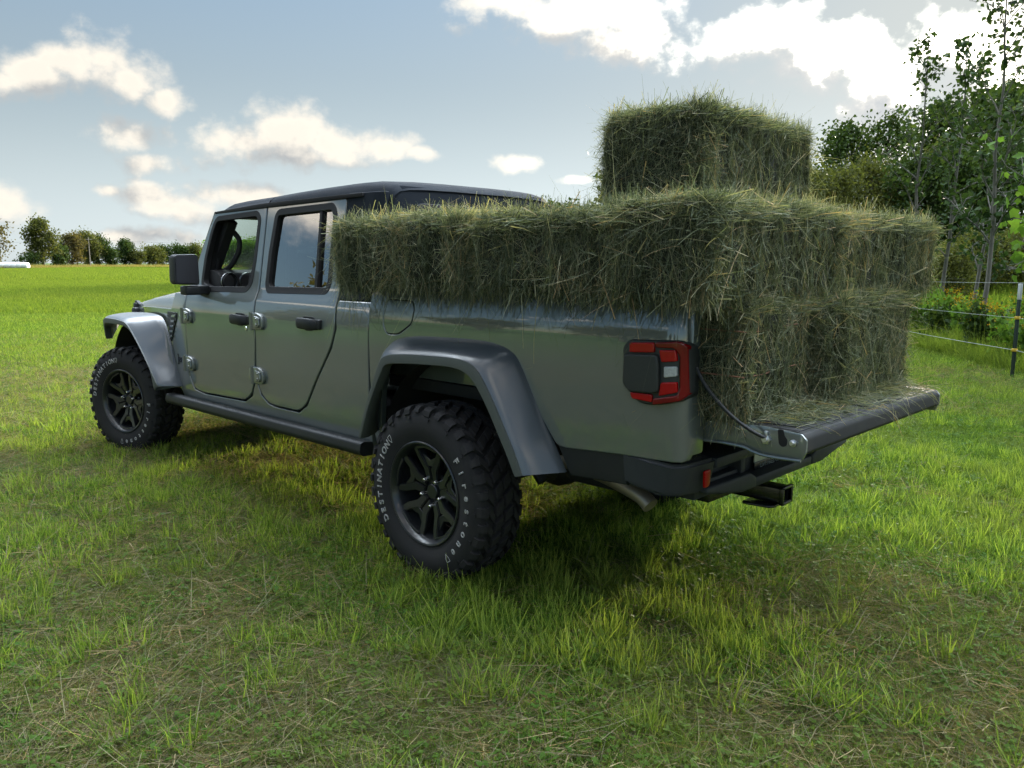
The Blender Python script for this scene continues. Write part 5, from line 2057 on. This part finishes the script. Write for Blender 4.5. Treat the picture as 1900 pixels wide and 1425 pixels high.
def leaf_cloud(rg, C, spread, n, size, shape='leaf', droop=.3):
    """n leaves round the cluster centres C (k,3)"""
    k = len(C)
    i = rg.integers(0, k, n)
    P = C[i] + rg.normal(0, 1, (n, 3)) * spread
    u = rg.normal(size=(n, 3))
    u[:, 2] -= droop
    u /= np.linalg.norm(u, axis=1, keepdims=True)
    w = np.cross(u, rg.normal(size=(n, 3)))
    w /= np.linalg.norm(w, axis=1, keepdims=True)
    nn = np.cross(u, w)
    s = size * rg.uniform(.55, 1.25, n)
    if shape == 'leaf':     # pointed oval of two folded quads: base, left, tip, right
        V = np.stack([P, P + u * (.36 * s)[:, None] + w * (.40 * s)[:, None] + nn * (.07 * s)[:, None], P + u * s[:, None], P + u * (.36 * s)[:, None] - w * (.40 * s)[:, None] + nn * (.07 * s)[:, None]], 1)
        V = V.reshape(-1, 3)
        F = np.arange(n * 4).reshape(n, 4)
        q = 4
    else:                   # broad lobed leaf: fan of quads round the stalk
        ang = np.array([-2.5, -1.75, -1.15, -.7, -.35, 0, .35, .7, 1.15, 1.75, 2.5])
        rad = np.array([.42, .40, .62, .44, .58, .82, .58, .44, .62, .40, .42])
        pts = [P]
        for a, r in zip(ang, rad):
            pts.append(P + u * (.30 * s)[:, None] + (u * np.cos(a) + w * np.sin(a)) * (r * s * .85)[:, None] + nn * (abs(np.sin(a)) * .10 * s)[:, None])
        V = np.stack(pts, 1)
        m = V.shape[1]
        V = V.reshape(-1, 3)
        b = np.arange(n) * m
        F = []
        for j in range(1, m - 2, 2):
            F.append(np.stack([b, b + j, b + j + 1, b + j + 2], 1))
        F = np.concatenate(F)
        q = m
    v = np.clip(rg.normal(.5, .18, n) + .22 * smooth_noise(P, 3, 1.4), 0, 1)
    return V, F, np.repeat(v, q)


def skeleton(rg, h, crown0, reach, nb, up=.5, wob=.06, r0=.10, sub=3, lean=(0, 0)):
    """trunk and limbs as tube paths, plus points where leaves gather"""
    paths, tips = [], []
    n = 7
    tr = []
    x = y = 0.0
    for i in range(n):
        t = i / (n - 1)
        tr.append(Vector((x + lean[0] * t * h, y + lean[1] * t * h, h * t * .96)))
        x += rg.normal(0, wob * h / n)
        y += rg.normal(0, wob * h / n)
    paths.append((tr, [r0 * (1 - .88 * i / (n - 1)) for i in range(n)]))
    tips.append(tr[-1])
    for b in range(nb):
        t = crown0 + (1 - crown0) * ((b + rg.uniform(0, .8)) / nb) ** .9
        t = min(t, .96)
        i = min(int(t * (n - 1)), n - 2)
        f = t * (n - 1) - i
        p = tr[i].lerp(tr[i + 1], f)
        a = b * 2.4 + rg.uniform(-.5, .5)
        prof = math.sin(math.pi * min(1, max(0.08, (t - crown0) / (1 - crown0 + 1e-6) * .8 + .2))) ** .6
        L = reach * prof * rg.uniform(.65, 1.1)
        d = Vector((math.cos(a), math.sin(a), up * rg.uniform(.5, 1.5) + .3 * t))
        d.normalize()
        pts = [p]
        for k in range(4):
            d = (d + Vector((rg.normal(0, .18), rg.normal(0, .18), rg.normal(.06, .12)))).normalized()
            pts.append(pts[-1] + d * L / 4)
        rb = r0 * (1 - .85 * t) * .5
        paths.append((pts, [rb * (1 - .8 * k / 4) + .003 for k in range(5)]))
        tips += [pts[2], pts[3], pts[4]]
        for s_ in range(sub):
            q = pts[2 + s_ % 3]
            d2 = (d + Vector((rg.normal(0, .7), rg.normal(0, .7), rg.normal(.1, .5)))).normalized()
            e = q + d2 * L * rg.uniform(.25, .5)
            paths.append(([q, q.lerp(e, .5) + Vector((0, 0, .02 * L)), e], [rb * .35 + .002, rb * .22 + .002, .003]))
            tips += [q.lerp(e, .6), e]
    return paths, tips


def tree(name, label, loc, seed, h, crown0, reach, nb, n_leaf, leaf, spread, matk, bark='bark_dark', up=.5, r0=.10, sub=3, shape='leaf', group=None, cat='tree', lean=(0, 0), seg=6, droop=.3):
    rg = np.random.default_rng(seed)
    paths, tips = skeleton(rg, h, crown0, reach, nb, up, r0=r0, sub=sub, lean=lean)
    root = tag(empty(name, loc), label, cat, group)
    mb = MB()
    for pts, rad in paths:
        mb.tube(pts, 0, seg, radii=rad)
    mb.done('trunk', M[bark], root, angle=60)
    C = np.array([t[:] for t in tips])
    V, F, A = leaf_cloud(rg, C, spread, n_leaf, leaf, shape, droop)
    me = np_mesh('crown', V, F, A)
    put('crown', me, M['leaf_' + matk], root)
    return root


def instance(src, loc, rz, sc, label=None):
    c = copy_tree(src)
    c.location = loc
    c.rotation_euler = (0, 0, rz)
    c.scale = (sc, sc, sc)
    if label:
        c['label'] = label
    return c


# --- young poplars just beyond the fence
pop_group = 'young poplars beyond the wire fence'


def poplar(label, loc, seed, h, n, reach, nb, lat_=0):
    return tree('poplar_tree', label, loc, seed, h, .22, reach, nb, int(n * 1.7), .12, .085, 'poplar', 'bark', up=1.15, r0=.048, sub=8, group=pop_group, seg=8, droop=.5)


poplar('tallest young poplar, its pale bare trunk rising beside the fence post', at(8.42, 14.6), 5, 7.0, 760, 1.30, 20)
poplar('young poplar with a thin trunk just left of the tallest one', at(9.9, 17.6), 8, 5.0, 480, 1.0, 15)
poplar('slender young poplar whose top stands alone against the bright cloud', at(8.6, 17.4), 12, 6.25, 360, .80, 15)
poplar('short-topped young poplar right of the slender one', at(9.0, 17.0), 21, 6.0, 420, .85, 15)
poplar('young poplar at the right edge of the picture', at(9.75, 15.2), 33, 5.4, 560, 1.0, 16)

# --- broad-leaved sapling reaching in from the right
tree('maple_sapling', 'broad-leaved maple sapling leaning in at the right edge with large green leaves', at(7.35, 10.6), 3, 3.9, .28, 1.25, 15, 620, .15, .10, 'bright', 'bark', up=.5, r0=.035, sub=4, shape='lobed', droop=.7)

# --- tall trees behind the poplars
bk = 'tall trees behind the young poplars'
tall = []
specs = [('thin-crowned tall tree directly right of the topmost bale', 16.6, 42, 5.9, 0), ('second tall tree right of the topmost bale, open crown', 19.0, 42.5, 6.4, 1),
         ('tall tree with a dense dark crown behind the slender poplar', 21.8, 43, 7.0, 0), ('tall tree behind the short-topped poplar', 24.0, 43.5, 7.5, 1),
         ('tall tree behind the tallest poplar', 26.2, 44, 8.2, 0), ('tall tree at the right edge behind the poplars', 28.6, 44, 8.8, 1)]
protoA = tree('background_tree', specs[0][0], ground_at(specs[0][1], specs[0][2]), 41, 5.9, .14, 2.0, 24, 4200, .19, .30, 'dark', up=.35, r0=.10, sub=4, group=bk)
protoB = tree('background_tree', specs[1][0], ground_at(specs[1][1], specs[1][2]), 52, 6.4, .14, 1.9, 24, 3800, .18, .32, 'dark', up=.55, r0=.09, sub=4, group=bk)
for i, (lab, la, de, hh, ty) in enumerate(specs[2:]):
    src = protoB if ty else protoA
    instance(src, ground_at(la, de), 1.3 * i + .7, hh / (6.4 if ty else 5.9), lab)

# undergrowth: pale backlit bushes between the trunks
shrub = tree('shrub', 'yellow-green bush right of the back row of bales, under the tall trees', ground_at(11.6, 33), 61, 2.9, .05, 1.7, 26, 5200, .14, .26, 'olive', up=.5, r0=.05, sub=4, group='bushes under the tall trees', cat='bush')
for i, (lab, la, de, s_) in enumerate([('low bush behind the far corner of the hay load', 13.2, 25, .95), ('bush behind the thin-trunked poplar', 15.6, 27, 1.1), ('bush behind the trunk of the tallest poplar', 16.8, 26, .85),
                                       ('bush right of the tallest poplar trunk', 18.6, 27, 1.05), ('bush at the right edge under the maple leaves', 19.6, 29, 1.25)]):
    instance(shrub, ground_at(la, de + 9), 2.1 * i, s_, lab)

for i, (lab, la, de, s_) in enumerate([('low undergrowth bush beside the bare trunk of the slender poplar', 10.9, 20.5, .50), ('low undergrowth bush between the poplar trunks', 12.4, 22, .55), ('low undergrowth bush behind the thin-trunked poplar', 13.6, 23, .50),
                                       ('low undergrowth bush right of the tallest poplar trunk', 14.8, 24, .55), ('low undergrowth bush at the right edge above the goldenrod', 14.2, 22, .6)]):
    instance(shrub, ground_at(la, de), 1.7 * i + .4, s_, lab)
dark_bush = tree('shrub', 'dark bush behind the trunk of the tallest poplar, on the bank', ground_at(18.2, 34), 63, 3.6, .03, 1.7, 26, 5200, .15, .27, 'dark', up=.5, r0=.05, sub=4, group='bushes under the tall trees', cat='bush')
for i, (lab, la, de, s_) in enumerate([('dark bush on the bank left of the tallest poplar', 16.3, 33.5, .95), ('dark bush on the bank right of the tallest poplar', 20.0, 34.5, 1.05), ('dark bush on the bank at the right edge', 21.9, 35, 1.15)]):
    instance(dark_bush, ground_at(la, de), 2.1 * i + 1, s_, lab)

# --- goldenrod along the fence
rgw = np.random.default_rng(9)


def weed(label, loc, seed, h, n, flowers):
    rg = np.random.default_rng(seed)
    root = tag(empty('goldenrod', loc), label, 'weed', 'goldenrod plants along the fence')
    mb = MB()
    tops = []
    C = []
    for k in range(n):
        a = rg.uniform(0, 6.28)
        r = rg.uniform(0, .22)
        p0 = Vector((r * math.cos(a), r * math.sin(a), 0))
        e = p0 + Vector((rg.normal(0, .14), rg.normal(0, .14), h * rg.uniform(.7, 1.1)))
        m_ = p0.lerp(e, .5) + Vector((rg.normal(0, .03), rg.normal(0, .03), 0))
        mb.tube([p0, m_, e], .003, 4)
        tops.append(e)
        C += [p0.lerp(e, t)[:] for t in (.15, .3, .45, .6, .75, .88)]
    mb.done('stem', M['leaf_olive'], root)
    V, F, A = leaf_cloud(rg, np.array(C), .055, n * 60, .085, 'leaf', .1)
    put('foliage', np_mesh('foliage', V, F, A), M['leaf_bright' if seed % 3 else 'leaf_dark'], root)
    if flowers:
        sel = [t[:] for i, t in enumerate(tops) if i % 3 != 2]
        V, F, A = leaf_cloud(rg, np.array(sel), .045, len(sel) * 22, .024, 'leaf', -.3)
        put('flower_head', np_mesh('flower_head', V, F, A), M['leaf_yellow'], root)
    return root


wl = [(6.85, 10.9, .75, 1, 'flowering goldenrod at the foot of the fence post'), (7.0, 11.9, .85, 1, 'goldenrod with bright yellow heads just left of the fence post'), (7.2, 12.9, .9, 1, 'goldenrod in front of the tallest poplar trunk'),
      (7.4, 13.8, .95, 1, 'goldenrod right behind the tallest flowering clump'), (7.05, 13.4, .8, 0, 'leafy weed without flowers under the lowest wire'), (7.25, 14.6, .85, 1, 'goldenrod between the two poplar trunks'),
      (7.75, 15.6, .95, 1, 'goldenrod in front of the thin poplar trunk'), (7.5, 16.6, .9, 0, 'dark leafy weed beside the far corner of the load'), (8.3, 12.2, .95, 1, 'tall goldenrod right of the fence post'),
      (8.6, 13.5, .9, 1, 'goldenrod at the right edge behind the post'), (7.9, 11.2, .7, 0, 'low leafy weed at the right edge in front of the post line'), (8.2, 17.4, 1.0, 1, 'farthest goldenrod clump on the fence line')]
for i, (la, de, h, fl, lab) in enumerate(wl):
    weed(lab, at(la, de), 200 + i, h, 22, fl)

# unmown grass along the fence
edge_c = D.collections.new('fence_grass_kinds')
for i in range(3):
    proto(edge_c, 'c%02d' % i, [tuft(rg, 120, .22, .15, .50, .004, .009, .40, .45, 4, vmu=.55)], M['meadow'])
n = 700
dep = rgw.uniform(10.2, 20, n)
lat = 6.35 + (dep - 9.8) * .1 + np.abs(rgw.normal(.35, .55, n))
xs = CAM.x + RGT.x * lat + FWD.x * dep
ys = CAM.y + RGT.y * lat + FWD.y * dep
scatter('fence_grass', 'unmown tall grass along the wire fence', 'grass', edge_c, np.stack([xs, ys, np.zeros(n)], 1), np.stack([np.zeros(n), np.zeros(n), rgw.uniform(0, 6.28, n)], 1), rgw.uniform(.5, 1.1, n), rgw.integers(0, 3, n))

# --- wire fence
fence = tag(empty('wire_fence', at(6.1, 9.8)), 'wire fence with green steel posts and pale strands beside the mown strip', 'fence')


def fpt(dep, z):
    p = at(6.10 + (dep - 9.8) * .10, dep, z)
    return p - fence.location


for dep in (9.8, 17.5, 25.5, 33.5):
    b = fpt(dep, 0)
    mb = MB()
    for (w_, t_) in ((.022, .003), (.003, .02)):
        mb.box((b.x - w_, b.y - t_, -.1), (b.x + w_, b.y + t_, .99), .001)
    for k in range(14):
        mb.box((b.x - .006, b.y - .008, .10 + .065 * k), (b.x + .006, b.y + .008, .118 + .065 * k), .001)
    po = mb.done('post', M['post_green'], fence)
    mb = MB()
    for (w_, t_) in ((.024, .005), (.005, .022)):
        mb.box((b.x - w_, b.y - t_, .99), (b.x + w_, b.y + t_, 1.18), .001)
    mb.done('post_cap', M['post_white'], po)
    mb = MB()
    for z in (.38, .77):
        mb.box((b.x - .030, b.y - .020, z - .018), (b.x + .030, b.y + .030, z + .018), .006)
    mb.done('insulator', M['yellow'], po)
for z, r_ in ((.38, .0032), (.77, .0022), (1.19, .0022)):
    pts = []
    for a, b in ((3.0, 9.8), (9.8, 17.5), (17.5, 25.5), (25.5, 33.5)):
        for k in range(6):
            t = k / 6
            pts.append(fpt(a + (b - a) * t, z - .05 * math.sin(math.pi * t)))
    mb = MB()
    mb.tube(pts, r_, 6)
    mb.done('strand', M['wire'], fence)

# --- unseen tree row added beyond the truck to shade the field
row = 'unseen shading trees added beyond the truck'
rp = tree('field_tree', 'unseen tree of the row added beyond the truck to shade the field', at(-7, 109), 71, 8.2, .04, 3.0, 26, 4200, .50, .62, 'dark', up=.4, r0=.16, sub=3, group=row)
for i, (la, de, s_) in enumerate([(-4, 107, .82), (-1.2, 105, .80), (1.5, 102, .78), (4.0, 99, .76), (6.5, 96, .72), (9, 93, .68)]):
    instance(rp, at(la, de), 1.7 * i, s_ * 1.25)
wood = 'unseen tall wood added behind the hay load to shade the field'  # tall trees added out of sight, sized to shade the field
for i, (la, de, s_) in enumerate([(17.2, 107, 1.5), (19.8, 108, 1.6), (22.4, 107, 1.6), (25.0, 108, 1.6), (27.6, 107, 1.55), (30.2, 107, 1.5), (32.6, 107, 1.4), (13.5, 96, 1.05), (16, 78, 1.1), (19.5, 76, 1.1)]):
    t_ = instance(rp, at(la, de), 2.3 * i + 1, s_ * 1.25, 'unseen tall tree added behind the hay load to shade the field')
    t_['group'] = wood

# --- far edge of the field
fg = 'trees along the far edge of the field'


def far(label, px, dist, h, w, seed, kind, n=2600, crown0=.08, leaf=.5):
    la = (px - 950) / FPX * dist
    return tree('distant_tree', label, at(la, dist), seed, h, crown0, w, 26, int(n * 1.7), leaf, w * .17, kind, up=.45, r0=.03 * h, sub=3, group=fg)


far('tall rounded tree standing alone at the left of the far tree line', 90, 200, 11.4, 3.6, 81, 'olive', 3600, .12)
far('brown-tinged tree at the left edge of the picture', -12, 178, 9.5, 4.2, 82, 'brown', 2600, .05)
far('low dark bush right of the long white roll', 68, 196, 2.8, 2.6, 83, 'dark', 900, .02, .4)
far('dark bush at the foot of the tall rounded tree', 118, 215, 5.2, 2.6, 84, 'dark', 1400, .02)
far('browner tree left of the utility pole', 142, 225, 8.2, 3.8, 85, 'brown', 2600, .05)
far('broad tree around the utility pole', 172, 246, 9.2, 4.4, 86, 'olive', 3200, .05)
far('tree right of the utility pole', 192, 250, 8.6, 3.6, 87, 'dark', 2600, .04)
far('low bush between the trees right of the pole', 212, 252, 5.4, 2.6, 88, 'dark', 1400, .02)
far('green tree standing apart, halfway between the pole and the mirror', 241, 262, 7.6, 3.3, 89, 'dark', 2600, .06)
far('bush at the right foot of the green tree', 262, 262, 4.0, 3.0, 90, 'olive', 1400, .02)
far('pale tree just left of the door mirror', 292, 270, 5.6, 4.0, 91, 'olive', 2400, .03)
far('darker tree behind the pale one by the mirror', 308, 280, 6.2, 3.6, 92, 'dark', 2400, .03)
far('tree behind the door mirror', 340, 285, 6.0, 4.0, 93, 'dark', 2400, .03)
far('tree just right of the mirror, seen past the windscreen pillar', 368, 290, 6.8, 4.0, 94, 'olive', 2400, .03)
far('left tree seen through the cab windows', 415, 230, 6.0, 4.4, 95, 'bright', 2600, .02)
far('middle tree seen through the windscreen', 445, 226, 6.2, 4.4, 96, 'bright', 2600, .02)
far('right tree seen through the windscreen', 474, 224, 6.3, 4.4, 97, 'bright', 2600, .02)
far('tree seen through the rear door window', 520, 226, 5.6, 4.4, 98, 'dark', 2400, .02)
far('second tree seen through the rear door window', 560, 226, 5.6, 4.4, 99, 'dark', 2400, .02)

# tall dry grass at the far edge
dry_c = D.collections.new('dry_grass_kinds')
M['dry'] = plant_mat('dry_tall_grass', [(0, (.10, .095, .035)), (.5, (.19, .17, .065)), (1, (.28, .24, .10))], transl=.4)
for i in range(2):
    proto(dry_c, 'd%02d' % i, [tuft(rg, 160, 2.4, .4, .95, .03, .06, .3, .3, 2, vmu=.5)], M['dry'])
n = 520
px = rgw.uniform(-40, 560, n)
dist = np.interp(px, [0, 90, 175, 310, 560], [176, 192, 232, 255, 220]) + rgw.normal(0, 4, n)
la = (px - 950) / FPX * dist
xs = CAM.x + RGT.x * la + FWD.x * dist
ys = CAM.y + RGT.y * la + FWD.y * dist
scatter('dry_grass', 'strip of tall dry grass under the far tree line', 'grass', dry_c, np.stack([xs, ys, np.zeros(n)], 1), np.stack([np.zeros(n), np.zeros(n), rgw.uniform(0, 6.28, n)], 1), rgw.uniform(.7, 1.3, n), rgw.integers(0, 2, n))

# long white wrapped roll
la = (36 - 950) / FPX * 172
wr = tag(empty('wrapped_roll', at(la, 172)), 'long white plastic-wrapped roll lying at the far edge of the field, far left', 'wrapped bales')
mb = MB()
for k in range(5):
    x0 = -2.9 + 1.17 * k
    m4 = Matrix.Rotation(math.atan2(RGT.y, RGT.x), 4, 'Z') @ Matrix.Translation((x0 + .58, 0, .72 + .02 * (k % 2))) @ Matrix.Rotation(R(90), 4, 'Z')
    mb.lathe([(.0001, -.60), (.60, -.59), (.72, -.50), (.74, 0), (.72, .50), (.60, .59), (.0001, .60)], 24, m4)
mb.done('wrap', M['white_wrap'], wr, angle=50)

# utility pole
la = (175.5 - 950) / FPX * 228
up_ = tag(empty('utility_pole', at(la, 228)), 'thin grey wooden utility pole in front of the far trees', 'utility pole')
mb = MB()
mb.tube([(0, 0, 0), (.06, .06, 8.4)], .15, 8, radii=[.17, .12])
mb.box((-.1, -.9, 7.75), (.1, .9, 7.9), .02)
mb.done('pole', M['wood'], up_)
mb = MB()
tv = RGT
for off in (.55,):
    pts = []
    for k in range(-12, 25):
        t = k / 12
        f_ = abs(t) % 1.0
        sag = 1.1 * 4 * f_ * (1 - f_)
        pts.append(Vector((tv.x * 70 * t, tv.y * 70 * t, 7.9 - sag)))
    mb.tube(pts, .018, 4)
mb.done('power_line', M['frame'], up_)

# trees on the photographer's side, seen mirrored in the paint and glass
mg = 'trees beside the photographer'
mp = tree('field_tree', 'tree to the left of the photographer, seen only mirrored in the truck', Vector((26, 17, 0)), 121, 6.2, .1, 2.6, 24, 3600, .34, .45, 'brown', up=.4, r0=.2, sub=3, group=mg)
for i, (x, y, s_) in enumerate([(32, 20, 1.0), (22, 22, .9), (16, 24, 1.05), (38, 14, .8), (9, 27, .85), (1, 30, .9), (-8, 31, .8)]):
    instance(mp, Vector((x, y, 0)), 1.1 * i, s_)
